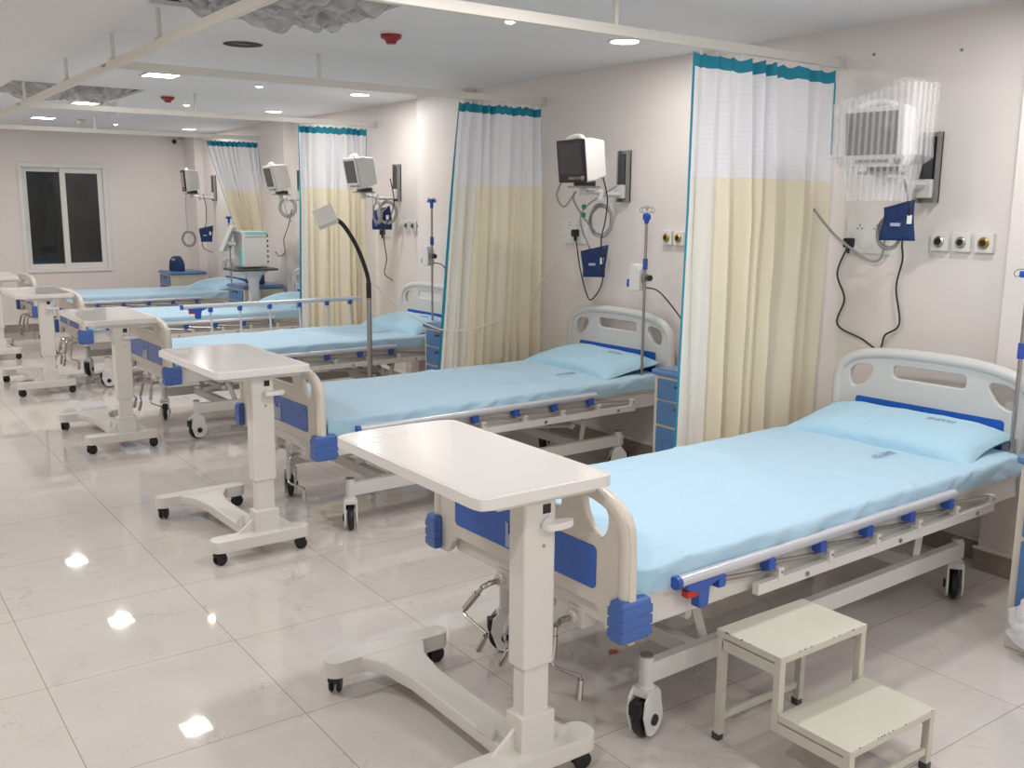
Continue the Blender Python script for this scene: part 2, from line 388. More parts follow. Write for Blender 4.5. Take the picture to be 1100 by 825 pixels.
# ------------------------------------------------------------------ ceiling fixtures
leds = [(3.44, 3.84, 'round recessed light above the curtain at the second bed', 'round'), (3.5, 6.89, 'round recessed light by the wall above the third bed', 'round'),
        (3.52, 8.63, 'round recessed light by the wall above the fourth bed', 'round'), (3.6, 11.31, 'farthest round recessed light by the wall near the security camera', 'round'),
        (1.97, 6.72, 'square recessed light panel nearest the camera, beyond the round ceiling hole', 'square'), (2.0, 8.98, 'square recessed light panel at the edge of the far ceiling opening', 'square'), (2.0, 10.83, 'farthest square recessed light panel near the back wall', 'square')]
unseen_lamps = [(3.38, 1.75, 9), (2.0, 2.3, 16), (2.0, 4.75, 0), (.1, 1.0, 15), (.1, 3.6, 18), (-.6, 6.3, 26), (-.6, 9.3, 26), (-1.2, 10.9, 16), (2.0, -.4, 16), (3.4, -.8, 12)]  # added fill lamps out of view, no fixtures; the first follows the outlet shadows
def area(x, y, z, size, power, col=(1, .975, .95)):
    l = bpy.data.lights.new('panel_glow', 'AREA'); l.shape = 'DISK'; l.size = size; l.energy = power; l.color = col
    o = bpy.data.objects.new('panel_glow', l); COL.objects.link(o); o.location = (x, y, z); return o
LP = 6.5
for (x, y, lab, kind) in leds:
    t = thing('recessed_light', lab, 'ceiling light', (x, y, CZ), 0, 'recessed ceiling lights')
    if kind == 'round':
        MB().lathe([(.068, -.004), (.085, -.008), (.092, .004), (.068, .004)], n=32).build('rim', M['white_plastic'], t)
        MB().lathe([(.0, -.006), (.07, -.0055), (.07, .004), (.0, .004)], n=32).build('diffuser', M['led'], t)
    else:
        q = MB(); q.box(-.11, .11, -.11, -.098, -.006, 0).box(-.11, .11, .098, .11, -.006, 0).box(-.11, -.098, -.098, .098, -.006, 0).box(.098, .11, -.098, .098, -.006, 0)
        q.build('rim', M['white_plastic'], t); MB().box(-.098, .098, -.098, .098, -.005, .004).build('diffuser', M['led'], t)
    area(x, y, CZ - .015, .09, LP if x > 3 else (13 if y < 10 else 7))
for (x, y, e_) in unseen_lamps:
    if e_: area(x, y, CZ - .03, .16, e_)
spots = [(2.65, 3.73, 'small warm spotlight nearest the camera, by the first curtain track'), (2.68, 6.82, 'small warm spotlight between the second and third cross tracks'), (2.69, 8.49, 'small warm spotlight beside the far red smoke detector'), (2.75, 11.07, 'farthest small warm spotlight by the back wall')]
for (x, y, lab) in spots:
    t = thing('spotlight', lab, 'ceiling light', (x, y, CZ), 0, 'warm ceiling spotlights')
    MB().lathe([(.024, -.012), (.034, -.006), (.038, 0), (.024, 0)], n=20).build('rim', M['white_plastic'], t)
    MB().lathe([(.0, -.02), (.015, -.018), (.024, -.008), (.024, 0), (0, 0)], n=16).build('bulb', M['spot'], t)
    area(x, y, CZ - .03, .05, 1.6, (1, .75, .45))
for (x, y, lab) in ((2.39, 4.36, 'dark red round smoke detector nearest the camera'), (2.37, 7.93, 'dark red round smoke detector beyond the second curtain track')):
    t = thing('smoke_detector', lab, 'smoke detector', (x, y, CZ), 0, 'red smoke detectors')
    MB().lathe([(.052, -.012), (.055, 0), (.0, 0), (0, -.012)]).build('base', M['white_plastic'] if y > 5 else M['rail'], t)
    MB().lathe([(.0, -.055), (.022, -.055), (.03, -.04), (.05, -.028), (.052, -.012), (.0, -.012)]).build('head', M['darkred'], t)
t = thing('heat_detector', 'small cream round detector on the ceiling near the back wall', 'detector', (2.33, 10.69, CZ))
MB().lathe([(.06, -.015), (.062, 0), (.0, 0), (0, -.015)]).build('base', M['white_plastic'], t); MB().lathe([(.0, -.05), (.03, -.048), (.045, -.02), (0, -.015)]).build('head', M['rail'], t)
t = thing('ceiling_hole', 'round empty cut-out in the ceiling with a dark inside', 'hole', (1.95, 5.17, CZ))
MB().lathe([(.098, -.001), (.104, -.001), (.105, 0), (.098, 0)], n=32).build('rim', M['grey_metal'], t); MB().lathe([(0, -.002), (.1, -.002), (.1, -.0005), (0, -.0005)], n=32).build('void', M['dark_void'], t)  # ceiling is not cut here; a dark disc paints the hole's shade
MB().box(-.06, .03, -.02, -.008, -.003, -.0022).build('wire', M['grey_metal'], t)
# crumpled plastic sheets stuffed in the openings
def sheet(h, lab, sag, seed):
    def f(u, v):
        x = h[0] + .004 + u * (h[1] - h[0] - .008); y = h[2] + .004 + v * (h[3] - h[2] - .008)
        e = min(1, 5 * min(u, 1 - u)) * min(1, 5 * min(v, 1 - v))
        n = noise.fractal(Vector((x * 5 + seed, y * 5, seed)), 1, 2, 5)
        rdg = abs(noise.noise(Vector((x * 9, y * 7, seed + 3))))
        return (x, y, CZ + .035 - sag * e + .05 * n * (.4 + .6 * e) - .06 * rdg * e)
    tag(MB().grid(70, 60, f).build('plastic_sheet', M['dust_sheet']), lab, 'plastic sheet')
sheet(HA, 'crumpled translucent plastic bulging from the ceiling opening above the near track', .085, 2.1)
sheet(HB, 'crumpled translucent plastic in the far ceiling opening, left of the image', .07, 8.4)
def hangf(u, v): return (2.07 + .10 * u + .02 * v, 8.66 + .03 * math.sin(5 * u), CZ - .005 - .16 * v * (1 - .8 * abs(u - .4)) + .01 * math.sin(9 * u + 4 * v))
tag(MB().grid(10, 10, hangf).build('plastic_flap', M['bag']), 'small bluish plastic flap hanging by the far ceiling opening', 'plastic sheet')

# ------------------------------------------------------------------ curtain tracks
TZ = 2.17
RX = 1.30
tr = thing('curtain_track', 'long cream ceiling track running the length of the ward', 'curtain track', (RX, 2, TZ))
MB().box(-.015, .015, -1.5, 10.45, -.02, .02, .003).build('rail', M['rail'], tr)
for y in (3.1, 4.42, 5.2, 6.26, 7.62, 9.6):
    MB().box(-.008, .008, y - 2 - .01, y - 2 + .01, .02, CZ - TZ - .008, .001).box(-.02, .02, y - 2 - .012, y - 2 + .012, .02, .03).build('hanger', M['rail'], tr)
for y in (5.28, 7.72):
    for k in range(3): MB().cyl((-.016, y - 2 + .03 * k + .02, .005), (-.02, y - 2 + .03 * k + .02, .005), .006, 8).build('bolt', M['grey_metal'], tr)
tracks = [(2.96, 2.96, (2.6,), 'cross ceiling track nearest the camera, carrying the nearest curtain', WX), (5.2, 5.24, (2.4,), 'cross ceiling track carrying the second curtain', WX), (7.68, 7.6, (2.49,), 'cross ceiling track carrying the third curtain', WX), (10.1, 9.98, (2.31,), 'farthest cross ceiling track near the back wall', WX)]
for (ya, yb, hx, lab, xe) in tracks:
    L_ = xe - RX; ang = math.atan2(yb - ya, L_)
    t = thing('curtain_track', lab, 'curtain track', (RX, ya, TZ), ang, 'cross curtain tracks')
    MB().box(.016, L_ - .002, -.015, .015, -.02, .02, .003).build('rail', M['rail'], t)
    MB().box(L_ - .012, L_ - .001, -.028, .028, -.03, .03, .002).build('end_plate', M['rail'], t)
    for x in hx:
        MB().box(x - RX - .009, x - RX + .009, -.008, .008, .02, CZ - TZ - .001).build('hanger', M['rail'], t)

# ------------------------------------------------------------------ curtains
def curtain(y, xt0, xt1, xb0, xb1, lab, seed, split=1.63, zb=.16, ztop=2.135, folds=9, amp=.035, white_strip=.16, pull=None):
    t = thing('privacy_curtain', lab, 'curtain', (xt0, y, 0), 0, 'bay privacy curtains')
    ph = random.Random(seed); A = [(ph.uniform(.5, 1.2), ph.uniform(0, 6.28)) for _ in range(6)]
    def warp(q): return q + .055 * math.sin(2 * PI * 1.3 * q + A[0][1]) + .03 * math.sin(2 * PI * 2.9 * q + A[1][1])
    def f(s, z):
        v = (ztop - z) / (ztop - zb)
        if pull: w = min(1, v / pull); w = w ** 1.15
        else: w = v
        a0 = xt0 + (xb0 - xt0) * w; a1 = xt1 + (xb1 - xt1) * w
        x = a0 + (a1 - a0) * s
        q = warp(s) + .012 * math.sin(3.1 * v + 7 * s + A[2][1])
        a = amp * (.5 + .5 * min(1, v * 3)) * (.45 + .9 * abs(math.sin(4.3 * s + A[3][1] + .4 * v)))
        p = 2 * PI * folds * q
        yy = a * (math.sin(p) + .28 * math.sin(2 * p + A[4][1] + v)) + .45 * amp * min(1, v * 2.2) * math.sin(2 * PI * folds * 2.3 * q + A[5][1] + 1.5 * v) * (.3 + .7 * abs(math.sin(3 * s + A[0][1])))
        yy += .003 * noise.noise(Vector((s * 9, z * 5, seed)))
        x += .018 * math.cos(p + .6) * min(1, v * 3)
        edge = min(1, s * 14)
        hkd = abs(math.sin(PI * 11 * s)); sc = .013 * hkd * max(0, 1 - v * 14)
        return Vector((x - xt0, yy * edge + .01 * math.sin(3 * v), z - sc))
    NU = 220
    def part(name, z1, z0, m, s0=0, s1=1, nz=20, off=0):
        def g(u, v): p = f(s0 + (s1 - s0) * u, z1 + (z0 - z1) * v); p.y += off; return p
        return MB().grid(max(4, int(NU * (s1 - s0))), nz, g).build(name, m, t)
    part('header_band', ztop, ztop - .055, M['teal'], nz=4)
    part('net_panel', ztop - .055, split, M['net'], .009, 1, nz=20)
    if white_strip: part('side_panel', split, zb, M['white_cloth'], .009, white_strip, nz=30)
    part('fabric_panel', split, zb, M['cream_cloth'], white_strip if white_strip else .009, 1, nz=34)
    part('side_binding', ztop - .055, zb, M['teal'], 0, .010, nz=50)
    part('side_binding', ztop - .055, 1.75, M['teal'], .992, 1, nz=20, off=-.003)
    hk = MB()
    for i in range(11):
        p = f((i + .5) / 11, ztop); hk.tube([(p.x, p.y - .004, ztop - .012), (p.x, p.y * .3, ztop + .008), (p.x, 0, TZ - .021)], .003, 6)
    hk.build('hook_row', M['white_plastic'], t)
    return t
curtain(2.96, 3.03, 3.955, 3.0, 3.965, 'nearest privacy curtain, white net above cream cloth, teal edge, between the first two beds', 3, folds=8, amp=.04)
curtain(5.245, 3.345, 3.975, 3.16, 3.97, 'second privacy curtain, hanging beside the white power cord', 5, folds=7, amp=.042, white_strip=.24)
curtain(7.60, 3.30, 3.93, 3.27, 3.92, 'third privacy curtain, behind the gooseneck lamp head', 8, folds=8, white_strip=.12)
curtain(9.99, 3.345, 3.88, 3.70, 3.96, 'farthest privacy curtain, swept diagonally behind the ventilator', 11, folds=8, pull=.6, white_strip=0, amp=.03)

# ------------------------------------------------------------------ beds
def make_bed(far_up=False):
    t = thing('hospital_bed', 'x', 'hospital bed', (0, 0, 0), 0, 'ward beds in a row')
    W = .92
    # footboard
    def board_outline(ztop, zside, zc, zleg, zmid, legw):
        top = spl2([(0.0, zc - .12), (.006, zside), (.03, zside + (ztop - zside) * .42), (.09, zside + (ztop - zside) * .75), (.22, ztop - .008), (W / 2, ztop), (W - .22, ztop - .008), (W - .09, zside + (ztop - zside) * .75), (W - .03, zside + (ztop - zside) * .42), (W - .006, zside), (W, zc - .12)], 5)
        bot = [(W, zleg), (W - legw + .02, zleg), (W - legw, zleg + .015), (W - legw - .012, zmid - .03), (W - legw - .04, zmid), (legw + .04, zmid), (legw + .012, zmid - .03), (legw, zleg + .015), (legw - .02, zleg), (0, zleg)]
        return top + bot, top
    def add_board(name, u, ztop, zside, zleg, zmid, panel_z, slot, hole, m, tube_r):
        o, top = board_outline(ztop, zside, zside - .05, zleg, zmid, .085)
        mir = [(W - a, b) for a, b in hole][::-1]
        b = board(o, [closed2(hole), closed2(mir), rrect(slot[0], W - slot[0], slot[1], slot[2], .025)], .026, .006, name, m, t, u)
        hh = ztop - zside
        half = [(.02, zleg + .11), (.02, zside - .10), (.021, zside - .03), (.030, zside + hh * .22), (.052, zside + hh * .46), (.092, zside + hh * .66), (.16, zside + hh * .80), (.27, ztop - .016)]
        tp = spline([(u, a, z) for a, z in half] + [(u, W / 2, ztop - .010)] + [(u, W - a, z) for a, z in half[::-1]], 6)
        MB().tube(tp, tube_r, 14).build('rim_tube', m, b)
        pn = MB().prism(rrect(.125, W - .125, panel_z[0], panel_z[1], .015), .032, T=Matrix(((0, 0, 1, u - .016), (1, 0, 0, 0), (0, 1, 0, 0), (0, 0, 0, 1))))
        pn.build('inset_panel', M['royal'], b)
        return b
    fb = add_board('footboard', .035, .782, .67, .385, .452, (.492, .612), (.27, .675, .725), [(.19, .735), (.15, .752), (.11, .742), (.082, .71), (.085, .665), (.11, .637), (.15, .65), (.18, .69)], M['cream'], .023)
    hb = add_board('headboard', 2.215, .895, .74, .40, .50, (.55, .675), (.29, .77, .838), [(.205, .80), (.185, .823), (.12, .818), (.085, .79), (.08, .745), (.105, .71), (.16, .73), (.19, .765)], M['grey_plastic'], .025)
    # pale worn emblem on the foot panel
    g = MB()
    for (a, b_, h) in ((.50, .515, .085), (.515, .56, .06), (.56, .575, .075), (.575, .60, .045), (.60, .612, .08)): g.box(.0165, .0185, a - .09, b_ - .09, .498, .498 + h * .95)
    g.build('emblem', M['ghost'], fb)
    # corner bumpers
    for (u0, u1, v0, v1) in ((-.008, .10, -.012, .045), (-.008, .10, W - .045, W + .012)):
        q = MB().box(u0, u1, v0, v1, .385, .5, .012, 3)
        for z in (.408, .438, .468): q.box(u0 - .0015, u1 + .0015, v0 - .0015, v1 + .0015, z - .013, z + .013, .004, 2)
        q.build('corner_bumper', M['bumper'], t)
    for (v0, v1) in ((-.02, .0), (W, W + .02)):
        MB().box(2.17, 2.21, v0, v1, .42, .50, .006).build('corner_bumper', M['blue'], t)
    # main frame
    f = MB()
    f.box(.07, 2.19, .045, .085, .385, .475, .005).box(.07, 2.19, W - .085, W - .045, .385, .475, .005)
    f.box(.055, .10, .08, W - .08, .385, .465, .004).box(2.15, 2.20, .05, W - .05, .39, .47, .004)
    f.box(.09, 2.17, .03, .07, .475, .487, .003).box(.09, 2.17, W - .07, W - .03, .475, .487, .003)
    for x in (.6, 1.1, 1.6): f.box(x - .02, x + .02, .08, W - .08, .40, .44)
    f.build('frame', M['white_metal'], t)
    MB().box(.10, 2.16, .075, W - .075, .462, .472).build('bed_deck', M['white_metal'], t)
    # crank gear brackets under the foot end
    for v in (.24, .41, .58): MB().box(.05, .10, v - .035, v + .035, .34, .40, .004).cyl((.03, v, .368), (.06, v, .368), .018).build('gear_bracket', M['white_metal'], t)
    for v, sw, tip, dx in ((.24, .0, .07, .05), (.41, .05, .03, .0), (.575, .10, .13, .0)):
        c = MB(); z0 = .368
        g0 = Vector((-.02, v + sw * .12, z0 - .012)); g1 = Vector((-.030, v + sw, z0 - .115)); g2 = Vector((-.034 + dx, v + sw - tip, z0 - .145))
        g3 = g2 + Vector((-.006, .035 if dx == 0 else .0, -.065))
        c.tube([(.04, v, z0), (.0, v, z0), g0], .009, 8)
        c.tube([g0, g0.lerp(g1, .25), g0.lerp(g1, .26), g0.lerp(g1, .92)], [.0075, .0075, .0105, .0105], 10)
        c.tube([g0.lerp(g1, .9), g1 + Vector((0, 0, -.006)), g1.lerp(g2, .15) + Vector((0, 0, -.012)), g2, g2.lerp(g3, .15)], .0052, 8)
        c.tube([g2.lerp(g3, .12), g3], [.009, .0105], 10)
        c.build('crank', M['chrome'], t)
    # base frame
    b = MB()
    for v in (.105, W - .145): b.box(.225, 1.945, v, v + .035, .165, .228, .004)
    for u in (.44, 1.66): b.box(u - .02, u + .02, .12, W - .12, .17, .22, .003)
    for u in (.235, 1.93):
        for v in (.1225, W - .1275): b.cyl((u - .012, v, .15), (u - .012, v, .245), .021, 18)
    b.build('base_frame', M['white_metal'], t)
    cp = MB()
    for u in (.223, 1.918):
        for v in (.1225, W - .1275): cp.cyl((u, v, .245), (u, v, .250), .02, 18)
    cp.build('end_cap', M['grey_metal'], t)
    # lift struts
    for u, du in ((.50, -.08), (1.66, .04)):
        for v in (.15, W - .15):
            MB().tube([(u, v, .20), (u + du, v, .41)], .017, 4).build('lift_strut', M['white_metal'], t)
    for (uc, ua, ub) in ((.42, .30, .75), (1.60, 1.66, 1.2)):
        s = MB()
        for v in (.2, W - .2): s.tube([(ua, v, .30), (ub, v, .35)], .012, 4)
        s.tube([(uc, .15, .31), (uc, W - .15, .31)], .016, 8)
        s.build('lift_linkage', M['white_metal'], t)
    MB().box(1.36, 1.50, .16, .20, .34, .40, .004).build('hinge_block', M['white_metal'], t)
    MB().box(.48, .56, .13, .17, .33, .385, .003).build('hinge_block', M['white_metal'], t)
    for u in (.52, 1.42, 1.66): MB().cyl((u, .125, .35), (u, .17, .35), .010, 8).build('bolt', M['steel'], t)
    MB().tube([(.12, .41, .37), (1.0, .42, .33)], .012, 8).build('screw_rod', M['grey_metal'], t)
    # casters
    for (u, v, a) in ((.223, .1225, 15), (.223, W - .1275, -30), (1.918, .1225, 214), (1.918, W - .1275, 40)):
        Tm = Matrix.Identity(4)
        hs = MB()
        prof = [(.052 * math.cos(R(x_)) + .0, .062 + .052 * math.sin(R(x_))) for x_ in range(-125, 40, 12)] + [(.035, .135), (.022, .150), (-.022, .152), (-.046, .125), (-.052, .08)]
        for s_ in (-1, 1):
            T2 = Tm @ Matrix.Translation((0, s_ * .027 - .004 + (.0 if s_ > 0 else .0), 0)) @ Matrix(((1, 0, 0, 0), (0, 0, 1, 0), (0, 1, 0, 0), (0, 0, 0, 1)))
            hs.prism(prof, .008, T=T2, bev=.002)
        hs.box(-.03, .028, -.03, .032, .125, .152, .008, T=Tm)
        hs.lathe([(.0, .150), (.026, .150), (.026, .156), (.018, .162), (0, .162)], T=Tm)
        c = hs.build('caster', M['white_plastic'], t); c.location = (u, v, 0); c.rotation_euler.z = R(a)
        wt = MB(); rot = Tm @ Matrix.Translation((0, 0, .058)) @ Matrix.Rotation(R(90), 4, 'X')
        wt.lathe([(0, -.014), (.045, -.014), (.055, -.010), (.058, 0), (.055, .010), (.045, .014), (0, .014)], T=rot, n=28)
        wt.lathe([(0, -.034), (.016, -.034), (.018, -.026), (.0, -.026)], T=rot, n=16).lathe([(0, .026), (.018, .026), (.016, .037), (.0, .037)], T=rot, n=16)
        wt.box(-.062, -.03, -.018, .018, .112, .122, .003, T=Tm).box(-.062, -.045, -.02, .02, .08, .116, .004, T=Tm)
        wt.build('wheel', M['black'], c)
    # side rails
    def rail(v, sgn, up):
        zt = .77 if up else .502
        sh = .20 if up else 0
        vo = v
        top = MB().tube([(.22 + sh, vo, zt), (1.64 + sh, vo, zt)], .0175, 14).build('side_rail', M['alu'], t)
        MB().tube([(.205 + sh, vo, zt), (.222 + sh, vo, zt)], .0185, 12).build('end_cap', M['blue'], top)
        lb = MB().box(.55, 1.93, vo - .012, vo + .012, .385, .42, .003); 
        for u in (.65, .90, 1.16, 1.41, 1.66, 1.91): lb.box(u - .012, u + .012, vo - sgn * .0 - .016, vo + .016, .41, .452, .003)
        lb.build('lower_bar', M['white_metal'], top)
        sc = MB()
        for u in (.78, 1.29, 1.80): sc.cyl((u, vo - .016, .402), (u, vo + .016, .402), .008, 10)
        for u in (.65, .90, 1.16, 1.41, 1.66, 1.91): sc.cyl((u, vo - .019, .438), (u, vo + .019, .438), .004, 8)
        sc.build('bolt', M['steel'], top)
        if not up:
            for u in (.38, .60, .85, 1.10, 1.35, 1.60):
                MB().tube([(u, vo + .002, .470), (u + .29, vo + .002, .442)], .0075, 6).build('rail_post', M['steel'], top)
                MB().box(u - .016, u + .016, vo - .02, vo + .018, .455, .492, .005).build('rail_clamp', M['blue'], top)
            dz = 0
        else:
            for u in (.62, .84, 1.07, 1.31, 1.54, 1.74):
                MB().tube([(u + .012, vo, .43), (u, vo, zt - .02)], .0085, 8).build('rail_post', M['alu'], top)
                MB().box(u - .014, u + .014, vo - .018, vo + .018, zt - .045, zt - .008, .005).build('rail_clamp', M['blue'], top)
            dz = .268
        # latch with red trigger
        la = MB().prism([(x_ + sh * 1.1, z_) for x_, z_ in [(.24, .492 + dz), (.24, .478 + dz), (.285, .462 + dz), (.29, .415 + dz), (.325, .415 + dz), (.33, .47 + dz), (.37, .485 + dz), (.37, .492 + dz)]], .032, T=Matrix(((1, 0, 0, 0), (0, 0, 1, vo - .018), (0, 1, 0, 0), (0, 0, 0, 1))), bev=.002)
        la.build('latch', M['blue'], top)
        MB().box(.243 + sh * 1.1, .288 + sh * 1.1, vo - .016, vo + .01, .452 + dz, .474 + dz, .004).build('trigger', M['red'], top)
    rail(.012, 1, False); rail(W - .012, -1, far_up)
    return t

beds = [(1.60, 1.735, 1.6), (1.712, 3.85, 1.2), (1.70, 6.04, 1.0), (1.665, 8.21, .5), (1.70, 10.38, 0)]
blab = ['nearest hospital bed, whose side the two-step stool stands against', 'second hospital bed from the camera, with a pole and pump at its near head corner', 'third hospital bed from the camera, with its far side rail raised', 'fourth hospital bed from the camera, in front of the ventilator', 'farthest hospital bed, by the back wall']
B = []
bed0 = make_bed(); bed0.location = (beds[0][0], beds[0][1], 0); bed0.rotation_euler.z = R(beds[0][2]); bed0['label'] = blab[0]
for i in range(1, 5):
    if i == 2:
        o = make_bed(True); o.location = (beds[i][0], beds[i][1], 0); o.rotation_euler.z = R(beds[i][2]); o['label'] = blab[i]
    else: o = dup(bed0, (beds[i][0], beds[i][1], 0), R(beds[i][2]), blab[i])
    cs = [c_ for c_ in o.children if c_.name.startswith('caster')]
    cs.sort(key=lambda c_: (round(c_.location.x, 2), c_.location.y))
    cs[0].rotation_euler.z = R((0, 245, 8, -5, 20)[i]); cs[1].rotation_euler.z = R((0, 60, 75, 60, 30)[i]); cs[2].rotation_euler.z = R((0, 150, 30, 80, 10)[i])

# mattress under a pale blue sheet
def make_mattress(seed, logo=True):
    t = thing('mattress', 'x', 'mattress', (0, 0, .475), 0, 'sheeted mattresses')
    L_, W_, H_ = 2.10, .86, .078
    def f(u, v):
        # v wraps across: bottom near -> up side -> top -> down side
        if v < .16: k = v / .16; y = -.004; z = H_ * k
        elif v > .84: k = (1 - v) / .16; y = W_ + .004; z = H_ * k
        else: k = (v - .16) / .68; y = W_ * k; z = H_
        x = L_ * u; yy = y - W_ / 2; xx = x - L_ / 2
        r = .022
        if z > H_ - r and .0 < v < .16 or v > .84 and z > H_ - r:
            q = (z - (H_ - r)) / r; yy -= math.copysign(r * .55 * q * q, yy)
        if .16 <= v <= .84:
            e = min(abs(abs(yy) - W_ / 2), 1)
            if e < r: z -= (r - e) ** 2 / r * .7
        ex = L_ / 2 - abs(xx)
        if ex < .03: z -= (.03 - ex) ** 2 / .03 * .8 if z > H_ * .5 else 0
        P = Vector((x * 2.2, yy * 3.5, seed))
        n = noise.noise(P)
        z2 = z + (.006 * n + .003 * noise.noise(P * 3)) * (1 if .1 < v < .9 else .2)
        z2 += .008 * math.exp(-((x - 1.20 + .35 * yy) / .018) ** 2) * (1 if .16 < v < .84 else 0)
        if v < .16 or v > .84:
            s = noise.noise(Vector((x * 6 + 4 * z, z * 12, seed + (7 if v > .5 else 0)))); rd = max(0, noise.noise(Vector((x * 9 - 14 * z, 1.5, seed + 3))))
            yy += math.copysign(.012 * s * (1 - .0 * z / H_) + .022 * rd * (.3 + .7 * math.sin(PI * min(1, z / H_))), yy)
        return (x, yy + W_ / 2, z2)
    m = MB().grid(150, 60, f)
    cover = m.build('sheet', M['sheet'], t, angle=70)
    # ends
    e = MB(); e.box(.004, L_ - .004, .01, W_ - .01, .0, H_ - .012, .015)
    e.build('foam_block', M['sheet'], t)
    # folded corner at the foot end
    def cf(u, v): return (-.006 + .085 * u * (1 - .35 * v), -.010 - .006 * math.sin(PI * u), H_ * (.96 - .93 * v) - .010 * u * (1 - v) * 1.0)
    MB().grid(8, 8, cf).build('corner_fold', M['pillow'], t)
    if logo:
        text_mesh('ALLINE', .038, 'printed_mark', M['ink'], t, Matrix.Translation((1.62, .30, H_ + .0055)) @ Matrix.Rotation(R(0), 4, 'Z') @ Matrix.Scale(1.15, 4))
    return t
ml = ['pale blue sheeted mattress on the nearest bed', 'pale blue sheeted mattress on the second bed, with a crease across the middle', 'pale blue sheeted mattress on the third bed, below the raised rail', 'pale blue sheeted mattress on the fourth bed, just beyond the raised rail', 'pale blue sheeted mattress on the farthest bed']
def on_bed(i, u, v):
    x, y, a = beds[i]; a = R(a); return (x + u * math.cos(a) - v * math.sin(a), y + u * math.sin(a) + v * math.cos(a))
for i in range(5):
    o = make_mattress(3.3 * i + 1) ; x, y = on_bed(i, .075, .03)
    o.location = (x, y, .488); o.rotation_euler.z = R(beds[i][2]); o['label'] = ml[i]

# pillows
def make_pillow(seed):
    t = thing('pillow', 'x', 'pillow', (0, 0, 0), 0, 'bed pillows')
    W_, D_ = .82, .40
    def sh(u, v, top):
        a, b = 2 * u - 1, 2 * v - 1
        e = (1 - a ** 4) ** .6 * (1 - b ** 4) ** .6 if abs(a) < 1 and abs(b) < 1 else 0
        pin = 1 - .07 * (1 - abs(b) ** 2) * abs(a) ** 6; pin2 = 1 - .10 * (1 - abs(a) ** 2) * abs(b) ** 6
        x = (b * D_ / 2) * pin2; y = (a * W_ / 2) * pin
        n = noise.noise(Vector((x * 7, y * 6, seed))) * .008 + noise.noise(Vector((x * 16, y * 14, seed + 5))) * .003
        z = .022 + (.068 * e + n * e) if top else .022 - .018 * e
        cr = abs(a) ** 8 * abs(b) ** 4
        return (x, y, z - .006 * (1 - e) * (0 if top else 1) + .012 * cr * math.sin(seed * 3 + 4 * a))
    m = MB().grid(56, 36, lambda u, v: sh(u, v, True)).grid(56, 36, lambda u, v: sh(u, v, False))
    pc = m.build('pillowcase', M['pillow'], t, angle=70)
    return t
pl = ['pale blue pillow lying at the head of the nearest bed', 'pale blue pillow on the second bed, beside its drip pole', 'pale blue pillow on the third bed, behind the lamp stand', 'pale blue pillow on the fourth bed, in front of the ventilator', 'pale blue pillow on the farthest bed, near the far cabinet']
for i in range(5):
    o = make_pillow(2.7 * i + 1); x, y = on_bed(i, 2.005 if i else 1.995, .47)
    o.location = (x, y, .568); o.rotation_euler = (0, R(-9), R(beds[i][2] + (3, -3, 2, -2, 3)[i])); o['label'] = pl[i]
    text_mesh('ALLINE', .036, 'printed_mark', M['ink'], o, Matrix.Translation((.06, -.17, .0905)) @ Matrix.Rotation(R(90), 4, 'Z'))

